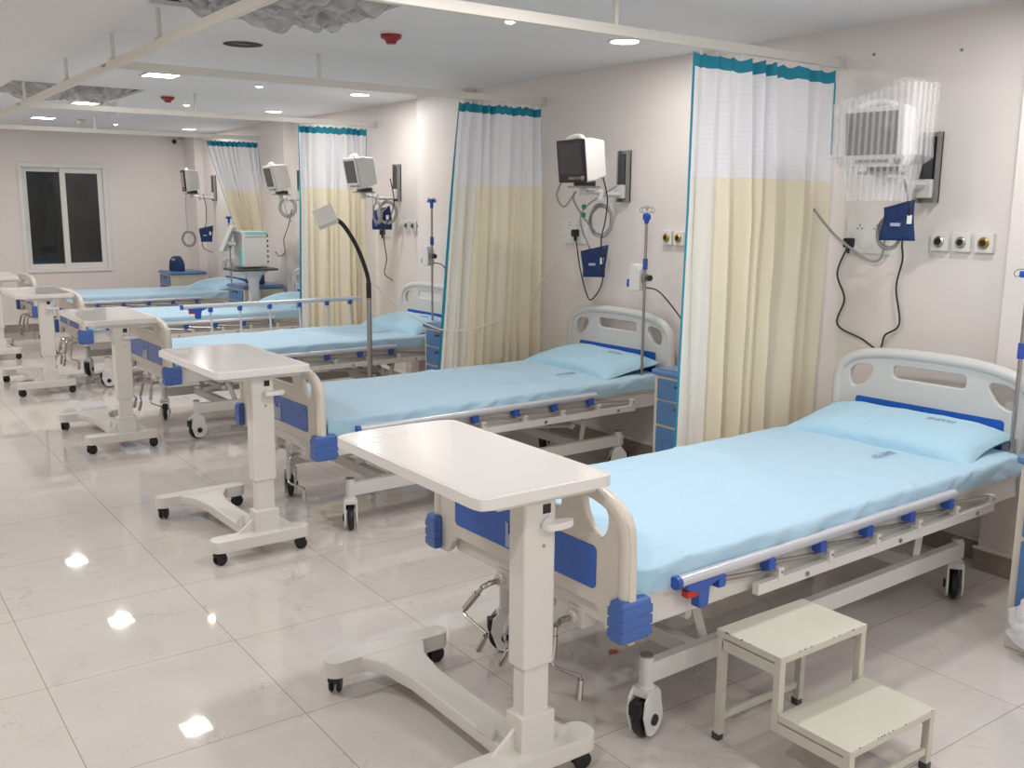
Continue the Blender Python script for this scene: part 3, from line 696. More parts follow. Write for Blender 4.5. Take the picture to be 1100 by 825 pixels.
# ------------------------------------------------------------------ overbed tables
def make_table():
    t = thing('overbed_table', 'x', 'table', (0, 0, 0), 0, 'wheeled overbed tables')
    # local frame: x towards the bed, y away from the camera
    out = spl2([(.0, .04), (.008, .012), (.035, .0)], 4) + spl2([(.40, .0), (.425, .01), (.433, .035)], 4) + spl2([(.433, .79), (.42, .815), (.36, .832), (.2, .838), (.07, .828), (.02, .815), (0, .79)], 4)
    out = [(x * .965, y * .958) for x, y in out]
    top = MB().prism(out, .030, T=Matrix.Translation((0, 0, .795)), bev=.006).build('table_top', M['table_white'], t)
    cx_, cy_ = .207, .40
    inn = [(cx_ + (x - cx_) * .95, cy_ + (y - cy_) * .975) for x, y in out]
    MB().tube([(x, y, .8245) for x, y in inn], .002, 6, closed=True).build('raised_rim', M['table_white'], top)
    for (x, y) in ((.075, .67), (.17, .705)): MB().tube([(x + .034 * math.cos(a), y + .034 * math.sin(a), .8247) for a in [2 * PI * k / 28 for k in range(28)]], .0016, 6, closed=True).build('cup_ring', M['table_white'], top)
    MB().box(.07, .38, .03, .58, .777, .795, .004).build('top_bracket', M['table_frame'], t)
    before = set(t.children)
    # column
    ch = [(.13, -.018), (.136, -.024), (.224, -.024), (.23, -.018), (.23, .042), (.13, .042)]
    MB().prism([(x, y) for x, y in ch], .445, T=Matrix.Translation((0, 0, .335)), bev=.004).build('outer_column', M['table_frame'], t)
    MB().box(.14, .22, -.016, .034, .18, .34, .005).build('inner_column', M['table_frame'], t)
    b = MB()
    b.box(.125, .235, -.028, .046, .055, .205, .007)
    for y0, y1 in ((-.06, .03), (.70, .775)):
        b.prism(rrect(-.07, .365, y0, y1, .036), .052, T=Matrix.Translation((0, 0, .058)), bev=.008)
    # spine with gentle flare
    sp = [(.095, .0), (.225, .0), (.205, .12), (.20, .5), (.22, .62), (.27, .71), (.27, .73), (.03, .73), (.03, .71), (.08, .62), (.10, .5), (.105, .12)]
    b.prism(sp, .045, T=Matrix.Translation((0, 0, .064)), bev=.008)
    for sx in (-1, 1):
        b.prism([(0, 0), (sx * .075, 0), (0, .06)][::sx], .012, T=Matrix(((1, 0, 0, .18 + sx * .052), (0, 0, 1, .0), (0, 1, 0, .108), (0, 0, 0, 1))))
    b.prism([(0, 0), (.08, 0), (0, .06)], .012, T=Matrix(((0, 0, 1, .10), (1, 0, 0, .07), (0, 1, 0, .108), (0, 0, 0, 1))))
    b.build('base', M['table_frame'], t)
    kn = MB().tube([(.20, -.022, .722), (.20, -.034, .718)], .014, 10)
    kn.prism(spl2([(.178, -.03), (.182, -.052), (.21, -.062), (.25, -.058), (.268, -.044), (.255, -.03), (.215, -.024)], 4), .018, T=Matrix.Translation((0, 0, .706)), bev=.006)
    kn.build('height_lever', M['white_plastic'], t)
    MB().box(.186, .210, -.0255, -.023, .744, .768).build('latch_slot', M['black'], t)
    MB().cyl((.19, -.0265, .66), (.19, -.023, .66), .0045, 10).build('screw', M['steel'], t)
    for (x, y, a) in ((-.035, -.02, 20), (.33, -.02, -15), (-.035, .74, 50), (.33, .74, 10)):
        Tm = Matrix.Translation((x, y, 0)) @ Matrix.Rotation(R(a), 4, 'Z')
        q = MB()
        rot = Tm @ Matrix.Translation((0, 0, .026)) @ Matrix.Rotation(R(90), 4, 'X')
        for s_ in (-.017, .007): q.lathe([(0, s_), (.022, s_), (.026, s_ + .003), (.026, s_ + .009), (.022, s_ + .012), (0, s_ + .012)], T=rot, n=20)
        q.box(-.018, .014, -.007, .007, .03, .054, .003, T=Tm).box(-.024, .02, -.02, .02, .036, .052, .006, T=Tm).cyl(Tm @ Vector((0, 0, .045)), Tm @ Vector((0, 0, .06)), .008, 10)
        q.build('caster', M['black'], t)
    for ch_ in t.children:
        if ch_ not in before: ch_.location = (.03, .065, 0)
    return t
tabs = [(1.205, 1.80, 0, 'nearest wheeled overbed table, in the foreground at the foot of the first bed'), (1.278, 3.825, 1, 'second wheeled overbed table, its white top reaching toward the second bed'),
        (1.268, 6.07, 0, 'third wheeled overbed table from the camera'), (1.235, 8.22, 0, 'fourth wheeled overbed table, at the left edge near the window'), (1.17, 10.30, -3, 'farthest overbed table, cut by the left edge below the window')]
t0 = make_table(); t0.location = (tabs[0][0], tabs[0][1], 0); t0['label'] = tabs[0][3]
for (x, y, a, lab), dz in zip(tabs[1:], (.0, .018, .032, .03)):
    o = dup(t0, (x, y, 0), R(a), lab)
    for c_ in o.children:
        if c_.name.split('.')[0] in ('table_top', 'top_bracket', 'outer_column', 'height_lever', 'latch_slot', 'screw'): c_.location.z -= dz

# ------------------------------------------------------------------ two-step stool
def leg(mb, x, y, z0, z1, s=.02): mb.box(x, x + s, y, y + s, z0, z1, .0015)
t = thing('step_stool', 'cream enamel two-step stool with chipped edges beside the nearest bed', 'step stool', (1.968, 1.29, 0), R(0))
w_, hT, hB = .375, .337, .178
# upper step y .22..45, lower step y 0..22
def step(z, y0, y1, name):
    MB().box(-.0008, w_ + .0008, y0 - .0008, y1 + .0008, z - .022, z, .003).build(name, M['stool'], t)
step(hT, .225, .45, 'upper_step'); step(hB, .0, .2235, 'lower_step')
fr = MB(); s = .022
fr.box(0, s, .423, .445, .02, hT - .02, .002).box(w_ - s, w_, .423, .445, .02, hT - .02, .002)
fr.box(0, s, .225, .247, hB - .055, hT - .02, .002).box(w_ - s, w_, .225, .247, .02, hT - .02, .002)
fr.box(0, s, 0, .022, .02, hB - .02, .002).box(w_ - s, w_, 0, .022, .02, hB - .02, .002)
fr.box(0, s * .8, .245, .43, hT - .058, hT - .026, .002).box(0, s * .8, .02, .23, hB - .056, hB - .026, .002).box(w_ - s * .8, w_, .245, .43, hT - .05, hT - .026, .002).box(w_ - s * .8, w_, .02, .23, hB - .05, hB - .026, .002)
fr.box(0.02, w_ - .02, .434, .446, .055, .075, .002).box(.02, w_ - .02, .005, .017, .045, .065, .002)
fr.build('frame', M['stool'], t)
for x in (0, w_ - s):
    for y in (.428, 0): MB().box(x - .001, x + s + .001, y - .001, y + s + .001, 0, .022, .002).build('rubber_foot', M['darkgrey'], t)
MB().box(w_ - s - .001, w_ + .001, .224, .248, 0, .022, .002).build('rubber_foot', M['darkgrey'], t)
ch = MB(); rr = random.Random(4)
for _ in range(16):
    x = rr.uniform(.02, w_ - .02); L_ = rr.uniform(.001, .006)
    if rr.random() < .5: ch.box(x, x + L_, .2236, .2255, hT - .002, hT + .0004)
    else: ch.box(-.0014, .0012, .23 + x * .55, .23 + x * .55 + L_, hT - .003, hT + .0004)
for _ in range(8):
    x = rr.uniform(.02, w_ - .02); L_ = rr.uniform(.002, .005); ch.box(x, x + L_, -.0014, .001, hB - .002, hB + .0004)
ch.build('paint_chip', M['darkgrey'], t)

# ------------------------------------------------------------------ bedside cabinets
def make_cabinet():
    t = thing('bedside_cabinet', 'x', 'cabinet', (0, 0, 0), 0, 'blue bedside cabinets')
    D_, W_ = .42, .46  # x depth (front at x=0), y width
    MB().box(0, D_, 0, W_, .0, .66, .006).build('body', M['cab_beige'], t)
    MB().box(-.015, D_ + .005, -.012, W_ + .012, .66, .69, .01, 3).box(.0, D_ - .01, .02, W_ - .02, .69, .695, .003).build('cabinet_top', M['cab_top'], t)
    for z0, z1 in ((.54, .645), (.41, .53)):
        d = MB().box(-.01, .004, .03, W_ - .03, z0, z1, .004).build('drawer', M['cab_blue'], t)
        hp = MB().tube(spline([(-.0115, W_ / 2 - .07, z1 - .028), (-.012, W_ / 2 - .03, z1 - .018), (-.012, W_ / 2 + .03, z1 - .018), (-.0115, W_ / 2 + .07, z1 - .028)], 4), .008, 8)
        hp.build('handle', M['darkgrey'], d)
    d = MB().box(-.01, .004, .03, W_ - .03, .045, .395, .004).build('door', M['cab_blue'], t)
    q = MB().tube([(-.012, y, z) for y, z in rrect(.08, W_ - .08, .10, .34, .03)], .002, 6, closed=True); q.build('panel_groove', M['cab_top'], d)
    MB().box(-.018, -.008, .05, .065, .30, .36, .003).build('handle', M['darkgrey'], d)
    return t
cabs = [(3.255, 1.115, 'blue bedside cabinet cut off by the right edge of the picture'), (3.45, 3.09, 'blue bedside cabinet between the second bed and the nearest curtain'), (3.45, 5.40, 'blue bedside cabinet beside the third bed, left of the second curtain'),
        (3.45, 9.37, 'blue bedside cabinet beside the fourth bed, below the ventilator tray'), (3.43, 11.72, 'blue bedside cabinet in the far corner, near the back wall')]
c0 = make_cabinet(); c0.location = (cabs[0][0], cabs[0][1], 0); c0['label'] = cabs[0][2]
for x, y, lab in cabs[1:]: dup(c0, (x, y, 0), 0, lab)
# resuscitator bags on the far cabinets
def gourd(x, y, z, lab):
    t = thing('carry_case', lab, 'case', (x, y, z), R(20), 'dark blue cases')
    q = MB()
    prof = closed2([(-.085, .0), (.085, .0), (.10, .05), (.08, .13), (.02, .175), (-.04, .165), (-.09, .10), (-.10, .04)], 4)
    q.prism(prof, .08, T=Matrix(((0, 0, 1, -.04), (1, 0, 0, 0), (0, 1, 0, 0), (0, 0, 0, 1))), bev=.02)
    q.build('shell', M['navy'], t)
    MB().prism(closed2([(-.03, .13), (.03, .12), (.045, .145), (-.01, .158)], 4), .084, T=Matrix(((0, 0, 1, -.042), (1, 0, 0, 0), (0, 1, 0, 0), (0, 0, 0, 1)))).build('grip_opening', M['cable_grey'], t)  # solid grey patch near the top of the case
gourd(3.56, 11.90, .696, 'dark blue rounded case on the far corner cabinet')
gourd(3.66, 9.62, .696, 'dark blue rounded case on the cabinet below the ventilator tray')
# plastic bag hung on the nearest cabinet
def bagf(u, v):
    a = 2 * PI * u; r = math.sin(PI * min(.999, max(.001, v))) ** .6
    n = noise.noise(Vector((math.cos(a) * 2, math.sin(a) * 2, v * 5))) * .4 + 1
    return (-.04 + .025 * r * math.cos(a) * n, .0 + .085 * r * math.sin(a) * n, .14 * (v - .5) + .03 * math.sin(a * 2))
tag(MB().grid(36, 20, bagf).build('plastic_bag', M['bag'], loc=(0, 0, 0)), 'crumpled white plastic bag against the front of the right-edge cabinet', 'plastic bag')
bpy.data.objects['plastic_bag'].location = (3.245, 1.455, .13)

# ------------------------------------------------------------------ drip poles and pumps
def iv(x, y, z0, z1, lab, style, rz=0):
    t = thing('drip_pole', lab, 'drip pole', (x, y, z0), rz, 'drip poles on the bed heads')
    h = z1 - z0
    MB().cyl((0, 0, 0), (0, 0, h - .02), .0085, 12).cyl((0, 0, .0), (0, 0, .05), .012).build('pole', M['steel'], t)
    MB().cyl((0, 0, h - .33), (0, 0, h - .27), .014).build('height_clamp', M['blue'], t)
    if style == 'round':
        MB().lathe([(.010, h - .08), (.014, h - .065), (.024, h - .05), (.022, h - .028), (.010, h - .02)], n=12).build('collar', M['royal'], t)
        MB().cyl((0, -.006, h - .02), (0, -.006, h + .02), .002, 6).cyl((0, .006, h - .02), (0, .006, h + .02), .002, 6).build('hook_stem', M['steel'], t)
    else:
        MB().cyl((0, 0, h - .06), (0, 0, h - .01), .013).box(-.02, .02, -.03, .03, h - .02, h + .005, .005).build('collar', M['royal'], t)
    for a in (90, 270, 200, 20):
        ca, sa = math.cos(R(a)), math.sin(R(a))
        p = [(.0, h + .0), (.02, h + .01), (.045, h + .008), (.058, h - .006), (.05, h - .02), (.036, h - .014)]
        MB().tube(spline([(q * ca, q * sa, z) for q, z in p], 4), .0022, 6).build('hook', M['chrome'], t)
    return t
def pump(x, y, z, lab):
    t = thing('infusion_pump', lab, 'medical pump', (x, y, z), R(0), 'pumps on drip poles')
    MB().prism([(-.0, -.07), (.075, -.08), (.085, -.07), (.085, .05), (.07, .075), (.02, .07), (0, .04)], .06, T=Matrix(((0, 0, 1, -.03), (1, 0, 0, .012), (0, 1, 0, 0), (0, 0, 0, 1))), bev=.006).build('housing', M['white_plastic'], t)
    MB().box(-.02, .02, .09, .128, -.055, -.03, .004).box(-.012, .022, .12, .135, -.06, -.015, .004).build('blue_port', M['royal'], t)
    MB().box(-.016, .016, -.016, .016, -.02, .02, .004).build('pole_clamp', M['grey_metal'], t)
    MB().lathe([(0, 0), (.006, 0), (.006, .02), (.018, .022), (.018, .034), (0, .036)], T=Matrix.Translation((0, -.012, 0)) @ Matrix.Rotation(R(90), 4, 'X'), n=6).build('clamp_knob', M['black'], t)
    return t
iv(3.74, 1.855, .49, 1.27, 'drip pole at the right edge of the picture, on the nearest bed', 'wire')
iv(3.75, 3.965, .49, 1.49, 'drip pole with a round blue collar on the second bed', 'round')
iv(3.74, 6.24, .49, 1.54, 'drip pole with a flat blue top on the third bed', 'flat')
iv(3.70, 8.33, .49, 1.42, 'drip pole on the fourth bed, half hidden by the third curtain', 'flat')
iv(3.735, 10.53, .49, 1.355, 'drip pole on the farthest bed, beside the ventilator screen', 'wire')
pump(3.75, 3.965, 1.115, 'white pump with a blue port clamped on the second bed drip pole')
pump(3.74, 6.24, 1.13, 'white pump with a blue port clamped on the third bed drip pole')
pump(3.70, 8.33, 1.16, 'white pump half hidden by the third curtain')
pump(3.735, 10.53, 1.07, 'white pump with a blue port beside the ventilator screen')
def cable(name, pts, r, m, lab, cat='cable', k=6):
    o = MB().tube(spline(pts, k), r, 8).build(name, m, loc=pts[0]); return tag(o, lab, cat)
cable('electric_cable', [(3.755, 3.955, 1.06), (3.80, 3.90, 1.04), (3.87, 3.83, .93), (3.93, 3.76, .80), (3.97, 3.71, .70), (3.975, 3.68, .45), (3.975, 3.66, .12)], .004, M['cable_black'], 'black cord from the second bed pump down behind the curtain')
cable('electric_cable', [(3.745, 6.23, 1.08), (3.79, 6.16, 1.06), (3.84, 6.09, .92), (3.885, 6.02, .80), (3.89, 5.93, .70)], .004, M['cable_black'], 'black cord from the third bed pump toward its cabinet')

# ------------------------------------------------------------------ wall monitors
def arm(yb, lab, ym, xm, dz=0, zlow=1.53, ztop=1.83):
    t = thing('swing_arm_bracket', lab, 'wall mount', (WX, yb, 0), 0, 'wall mounts for the monitors')
    MB().box(-.035, 0, -.045, -.035, zlow, ztop).box(-.035, 0, .035, .045, zlow, ztop).box(-.01, 0, -.045, .045, zlow, ztop, .001).build('wall_channel', M['grey_metal'], t)
    MB().box(-.03, -.011, -.02, .02, zlow + .06, ztop - .02).build('slide_strip', M['darkgrey'], t)
    MB().box(-.06, -.03, -.034, .034, zlow + .02, zlow + .10, .005).build('carriage', M['grey_plastic'], t)
    dx, dy = xm - WX, ym - yb
    za = zlow + .075 + dz
    MB().tube([(-.05, 0, za), (dx * .55, dy * .35 , za)], .016, 4).tube([(dx * .55, dy * .35, za - .03), (dx * .55, dy * .35, za + .035)], .018, 12).build('swing_arm', M['grey_plastic'], t)
    MB().tube([(dx * .55, dy * .35, za + .012), (dx, dy, za + .012)], .013, 4).tube([(dx, dy, za - .01), (dx, dy, za + .035)], .02, 12).build('swing_arm', M['grey_plastic'], t)
    MB().box(dx - .06, dx + .07, dy - .07, dy + .07, za + .035, za + .045, .003).build('tray', M['grey_metal'], t)
    MB().box(dx - .035, dx + .055, dy - .045, dy + .045, za + .045, za + .075, .004).build('mount_block', M['darkgrey'], t)
    return za + .046
def monitor(x, y, z, rz, tilt, lab, dark):
    t = thing('patient_monitor', lab, 'monitor', (x, y, z), 0, 'patient monitors on the wall')
    t.rotation_euler = (0, R(tilt), R(rz))
    W_, H_, D_ = .27, .235, .15
    # screen faces -x ; body tapers backwards
    b = bmesh.new(); 
    def ring(x_, s, zo=0): return [(x_, -W_ / 2 * s, zo + H_ / 2 * (1 - s)), (x_, W_ / 2 * s, zo + H_ / 2 * (1 - s)), (x_, W_ / 2 * s, H_ - H_ / 2 * (1 - s)), (x_, -W_ / 2 * s, H_ - H_ / 2 * (1 - s))]
    rs = [[b.verts.new(p) for p in ring(x_, s)] for x_, s in ((0, 1), (.05, 1), (D_, .84))]
    b.faces.new(rs[0][::-1]); b.faces.new(rs[-1])
    for i in range(2):
        for k in range(4): b.faces.new((rs[i][k], rs[i][(k + 1) % 4], rs[i + 1][(k + 1) % 4], rs[i + 1][k]))
    bmesh.ops.recalc_face_normals(b, faces=b.faces); bmesh.ops.bevel(b, geom=b.edges[:], offset=.012, segments=3, profile=.5, affect='EDGES')
    body = MB(); body._merge(b); body.build('housing', M['white_plastic'], t)
    MB().tube(spline([(.03, -.085, H_ - .010), (.035, -.06, H_ + .006), (.045, 0, H_ + .014), (.035, .06, H_ + .006), (.03, .085, H_ - .010)], 5), .014, 10).build('carry_handle', M['white_plastic'], t)
    bz = M['black'] if dark else M['grey_plastic']
    MB().box(-.012, .004, -W_ / 2, W_ / 2, 0, H_, .008).build('bezel', bz, t)
    MB().box(-.0135, -.011, -.112, .105, .048, H_ - .02, .001).build('screen', M['screen'] if dark else M['screen_grey'], t)
    if dark:
        for i, y_ in enumerate((-.095, -.07, -.045, -.02, .0, .02)):
            MB().box(-.0145, -.0115, y_ - .008, y_ + .008, .018, .032, .001).build('button', M['orange'] if i == 0 + 1 else M['grey_metal'], t)
    else:
        MB().box(-.0145, -.0115, -.08, .06, .018, .03, .001).build('button_strip', M['grey_metal'], t)
    MB().lathe([(0, 0), (.012, 0), (.013, -.008), (0, -.012)], T=Matrix.Translation((-.011, -.115, .024)) @ Matrix.Rotation(R(90), 4, 'Y'), n=14).build('control_knob', M['grey_metal'], t)
    return t
mons = [(2.45, 3.50, 2.41, 'monitor mount on the wall above the nearest bed, nearest to the camera', 'white patient monitor wrapped in clear plastic above the nearest bed', False, 8, 5),
        (4.42, 3.50, 4.30, 'monitor mount on the wall above the second bed', 'patient monitor with a black face above the second bed', True, -5, 6),
        (7.20, 3.44, 6.88, 'monitor mount on the wall above the third bed', 'white patient monitor tilted down above the third bed', False, -6, 10),
        (9.15, 3.46, 8.56, 'monitor mount on the wall above the fourth bed', 'white patient monitor tilted down above the fourth bed', False, -6, 12),
        (11.69, 3.46, 11.12, 'monitor mount on the wall above the farthest bed', 'grey faced patient monitor farthest from the camera', True, -10, 4)]
for i, (yb, xm, ym, la, lm, dark, rz, tilt) in enumerate(mons):
    zt = arm(yb, la, ym, xm + .07, (0, -.035, -.05, -.06, -.04)[i])
    monitor(xm, ym, zt + .016, rz, tilt * -1, lm, dark)

def coil(name, c, r, n, m, lab, az=40, rt=.0035, jit=.012, sq=1.25):
    rr = random.Random(n + int(c[1] * 10)); pts = []
    for k in range(n * 14 + 1):
        a = 2 * PI * k / 14; q = r * (1 + .16 * math.sin(a * .31 + n) * .6) + rr.uniform(-jit, jit) * .35
        h_ = q * math.cos(a) * .85; d_ = .012 * math.sin(a * .37)
        pts.append((c[0] + h_ * math.cos(R(az)) + d_ * math.sin(R(az)), c[1] - h_ * math.sin(R(az)) + d_ * math.cos(R(az)), c[2] + q * math.sin(a) * sq))
    return tag(MB().tube(spline(pts, 2), rt, 6).build(name, m, loc=c), lab, 'cable')
coil('cable_coil', (3.80, 2.50, 1.40), .055, 10, M['cable_grey'], 'grey looped leads hanging below the plastic-wrapped monitor', az=57)
coil('cable_coil', (3.82, 4.43, 1.42), .075, 12, M['cable_grey'], 'large grey looped leads under the black-faced monitor', sq=1.2)
coil('cable_coil', (3.86, 7.14, 1.44), .085, 14, M['cable_grey'], 'dense grey coiled leads under the third monitor', az=32, rt=.005, sq=1)
coil('cable_coil', (3.62, 6.86, 1.44), .045, 7, M['cable_grey'], 'small narrow coil of grey leads left under the third monitor', az=60, sq=1.7)
coil('cable_coil', (3.80, 9.05, 1.47), .085, 12, M['cable_grey'], 'round grey coiled hose under the fourth monitor', az=24, rt=.008, sq=1)
coil('cable_coil', (3.50, 11.2, 1.10), .08, 6, M['cable_grey'], 'small grey coil hanging low under the farthest monitor', az=17, rt=.007, sq=1)
def cuff(c, lab, rz, s=1.0):
    t = thing('blood_pressure_cuff', lab, 'cuff', c, R(rz), 'navy blood pressure cuffs')
    def cf(side):
        def g(u, v):
            e = (max(0, 1 - (2 * u - 1) ** 6) * max(0, 1 - (2 * v - 1) ** 6)) ** .5
            y = (u - .5) * .15 * s * (1 + .12 * math.sin(3 * v + c[1])); z = (v - .5) * .18 * s - .02 * (u - .35) * (v ** 2) * 2 * s
            n = noise.noise(Vector((y * 22 + c[1], z * 18, c[2])))
            return (side * (.017 * e) + .010 * n * (1 - .3 * e) - .004 * e * math.sin(24 * (y + z)), y, z)
        return g
    MB().grid(24, 24, cf(-1)).grid(24, 24, cf(1)).build('wrap', M['navy'], t)
    MB().box(-.024, -.014, -.06 * s, -.038 * s, -.01, .028, .002).build('tag', M['shiny'], t)
    MB().box(-.023, -.0145, -.01, .03, -.02, -.006, .001).build('printed_patch', M['ghost'], t)
cuff((3.78, 2.45, 1.45), 'dark blue pressure cuff hanging under the plastic-wrapped monitor', 30, .9)
cuff((3.80, 4.46, 1.175), 'dark blue pressure cuff hanging under the black-faced monitor', 42)
cuff((3.84, 7.20, 1.39), 'dark blue pressure cuff among the coils of the third monitor', 50, 1.0)
cuff((3.62, 10.95, 1.16), 'dark blue pressure cuff hanging under the farthest monitor', 62, .95)

# power leads and hoses
cable('air_hose', [(3.82, 4.30, 1.62), (3.76, 4.50, 1.50), (3.74, 4.52, 1.40), (3.8, 4.50, 1.25)], .005, M['cable_grey'], 'grey hose joining the black-faced monitor to its cuff')
cable('air_hose', [(3.51, 4.42, 1.64), (3.50, 4.45, 1.56), (3.50, 4.38, 1.50), (3.53, 4.32, 1.58), (3.55, 4.36, 1.54), (3.65, 4.40, 1.45), (3.78, 4.44, 1.36)], .006, M['cable_grey'], 'grey lead loop at the lower left of the black-faced monitor')
cable('electric_cable', [(3.64, 4.22, 1.68), (3.70, 4.24, 1.55), (3.74, 4.30, 1.42), (3.80, 4.40, 1.30), (3.82, 4.40, 1.15), (3.86, 4.46, 1.03), (3.92, 4.62, .93), (3.96, 4.72, .97), (3.972, 4.80, 1.12), (3.972, 4.835, 1.26), (3.972, 4.85, 1.325)], .0042, M['cable_black'], 'black cord from the black-faced monitor to the wall socket')
cable('electric_cable', [(3.66, 2.36, 1.62), (3.78, 2.40, 1.48), (3.90, 2.50, 1.36), (3.96, 2.53, 1.28), (3.975, 2.56, 1.15), (3.975, 2.53, .99), (3.978, 2.60, .93), (3.978, 2.625, .86), (3.978, 2.72, .90), (3.978, 2.86, .955), (3.978, 2.83, 1.08), (3.978, 2.88, 1.20), (3.972, 2.82, 1.34)], .0045, M['cable_black'], 'black cord looping down the wall above the nearest bed')
cable('air_hose', [(3.86, 2.95, 1.50), (3.90, 2.85, 1.38), (3.95, 2.72, 1.28), (3.97, 2.66, 1.27), (3.96, 2.63, 1.32), (3.92, 2.60, 1.45)], .006, M['cable_grey'], 'grey hose hanging in a loop under the wrapped monitor')
cable('sensor_lead', [(3.52, 6.75, 1.62), (3.55, 6.80, 1.45), (3.6, 6.85, 1.34), (3.66, 6.90, 1.42), (3.8, 7.0, 1.50)], .003, M['cable_grey'], 'thin grey lead loop below the third monitor')
cable('electric_cable', [(3.66, 6.72, 1.70), (3.76, 6.85, 1.50), (3.86, 7.20, 1.30), (3.94, 7.36, 1.22), (3.93, 7.30, 1.05), (3.93, 7.34, .93), (3.93, 7.20, .88)], .0045, M['cable_black'], 'black cord hanging down under the third monitor')
cable('sensor_lead', [(3.50, 8.50, 1.64), (3.60, 8.65, 1.50), (3.75, 8.95, 1.40), (3.86, 9.1, 1.33)], .0035, M['cable_grey'], 'thin grey lead below the fourth monitor')
cable('electric_cable', [(3.80, 8.95, 1.45), (3.86, 9.2, 1.28), (3.86, 9.32, 1.15), (3.86, 9.3, 1.02), (3.86, 9.45, .98), (3.86, 9.55, 1.02)], .0045, M['cable_black'], 'black cord hanging in a hook under the fourth monitor')
cable('sensor_lead', [(3.49, 11.2, 1.58), (3.49, 11.22, 1.40), (3.495, 11.2, 1.17)], .0035, M['cable_grey'], 'thin grey lead holding the low coil under the farthest monitor')
cable('electric_cable', [(3.62, 11.0, 1.60), (3.68, 11.1, 1.48), (3.66, 11.05, 1.30), (3.62, 11.0, 1.22), (3.62, 11.1, 1.02), (3.66, 10.9, .96)], .0045, M['cable_black'], 'black cord hanging under the farthest monitor')
for i, p in enumerate(((3.58, 4.30, 1.50), (3.59, 4.315, 1.455))):
    tag(MB().lathe([(.0, -.012), (.012, -.01), (.015, 0), (.008, .012), (0, .014)], T=Matrix.Rotation(R(60), 4, 'X')).build('lead_clip', M['green'], loc=(0, 0, 0)), ('upper' if i == 0 else 'lower') + ' green clip on the leads of the black-faced monitor', 'clip').location = p
# clear ribbed plastic cover over the nearest monitor
def cover(u, v):
    a = 2 * PI * u
    z = 1.965 - .43 * v
    k = max(0, min(1, (v - .60) / .08)); k = k * k * (3 - 2 * k); t2 = max(0, v - .68) / .32
    yc, hy = 2.40 + .012 * k, .185 - .045 * k - .035 * t2
    xc, hx = 3.54 + .03 * k, .125 - .02 * k
    e = .35
    ca, sa = math.cos(a), math.sin(a)
    x = hx * math.copysign(abs(ca) ** e, ca); y = hy * math.copysign(abs(sa) ** e, sa)
    s0 = .35 + v * 16 if v < .04 else 1
    n = 1 + .05 * noise.noise(Vector((x * 9, y * 9, z * 6)))
    z += .04 * (-y / .185) * max(0, 1 - v * 2) + (.02 * max(0, noise.noise(Vector((y * 12, x * 9, 1)))) if v < .2 else 0)
    y = y * s0 * n; x = x * s0 * n
    rz = R(8)
    return (xc + x * math.cos(rz) - y * math.sin(rz), yc + x * math.sin(rz) + y * math.cos(rz), z)
tag(MB().grid(120, 40, cover).build('plastic_cover', M['film']), 'clear ribbed plastic cover over the nearest patient monitor', 'plastic cover')
def flap(u, v): return (3.44 + .1 * v, 2.24 + .34 * u, 1.905 + .035 * (1 - u) * (1 - v) + .008 * math.sin(9 * u + 3 * v))
# ------------------------------------------------------------------ sockets and gas outlets
def socket(y, z, w, h, lab, plug=False):
    t = thing('wall_socket', lab, 'socket', (WX, y, z), 0, 'white wall socket plates')
    MB().box(-.012, 0, -w / 2, w / 2, -h / 2, h / 2, .003).build('plate', M['white_plastic'], t)
    hs = MB()
    for sy in (-.045, .045):
        for dy, dz in ((0, .028), (-.012, .012), (.012, .012)): hs.box(-.0135, -.011, sy + dy - .003, sy + dy + .003, h * .12 + dz - .003, h * .12 + dz + .003)
    hs.build('pin_hole', M['darkgrey'], t)
    for sy in (-.07, -.02, .02, .07): MB().box(-.015, -.011, sy - .009, sy + .009, -h * .3 - .012, -h * .3 + .012, .001).build('switch', M['white_plastic'], t)
    return t
socket(2.735, 1.38, .235, .165, 'white double socket plate behind the leads above the nearest bed')
socket(4.885, 1.35, .225, .165, 'white double socket plate above the second bed, with a black plug')
socket(7.46, 1.29, .22, .12, 'white socket plate below the third monitor')
socket(9.24, .98, .2, .05, 'thin white plate edge on the wall above the fourth bed')
for (x, y, z, lab) in ((WX - .012, 2.82, 1.345, 'black plug in the socket above the nearest bed'), (WX - .012, 4.85, 1.335, 'black plug in the socket above the second bed'), (WX - .012, 7.44, 1.27, 'black plug in the socket below the third monitor')):
    tag(MB().box(-.04, 0, -.02, .02, -.022, .022, .006).cyl((-.022, 0, -.02), (-.02, 0, -.05), .007, 8).build('power_plug', M['black'], loc=(0, 0, 0)), lab, 'plug').location = (x, y, z)
def gas(y, z, m, x, lab):
    t = thing('gas_outlet', lab, 'gas outlet', (x, y, z), 0, 'square medical gas outlets')
    MB().box(-.022, 0, -.040, .040, -.040, .040, .003).build('plate', M['white_plastic'], t)
    rot = Matrix.Translation((-.022, 0, 0)) @ Matrix.Rotation(R(-90), 4, 'Y')
    MB().lathe([(.014, 0), (.024, 0), (.024, .006), (.019, .011), (.014, .011)], T=rot, n=24).build('ring', m, t)
    MB().lathe([(0, 0), (.0145, 0), (.0145, .007), (0, .007)], T=rot, n=18).build('port', M['black'], t)
gl = ['left of the three by the nearest bed', 'middle of the three by the nearest bed', 'right of the three by the nearest bed, with a brass ring']
for i, y in enumerate((2.375, 2.275, 2.175)): gas(y, 1.365, M['brass'] if i == 2 else M['chrome'], WX, 'square white gas outlet, ' + gl[i])
for i, y in enumerate((4.04, 3.945)): gas(y, 1.33, M['brass'], WX, 'square white gas outlet by the nearest curtain, ' + ('fully visible' if i == 0 else 'half hidden by its edge'))
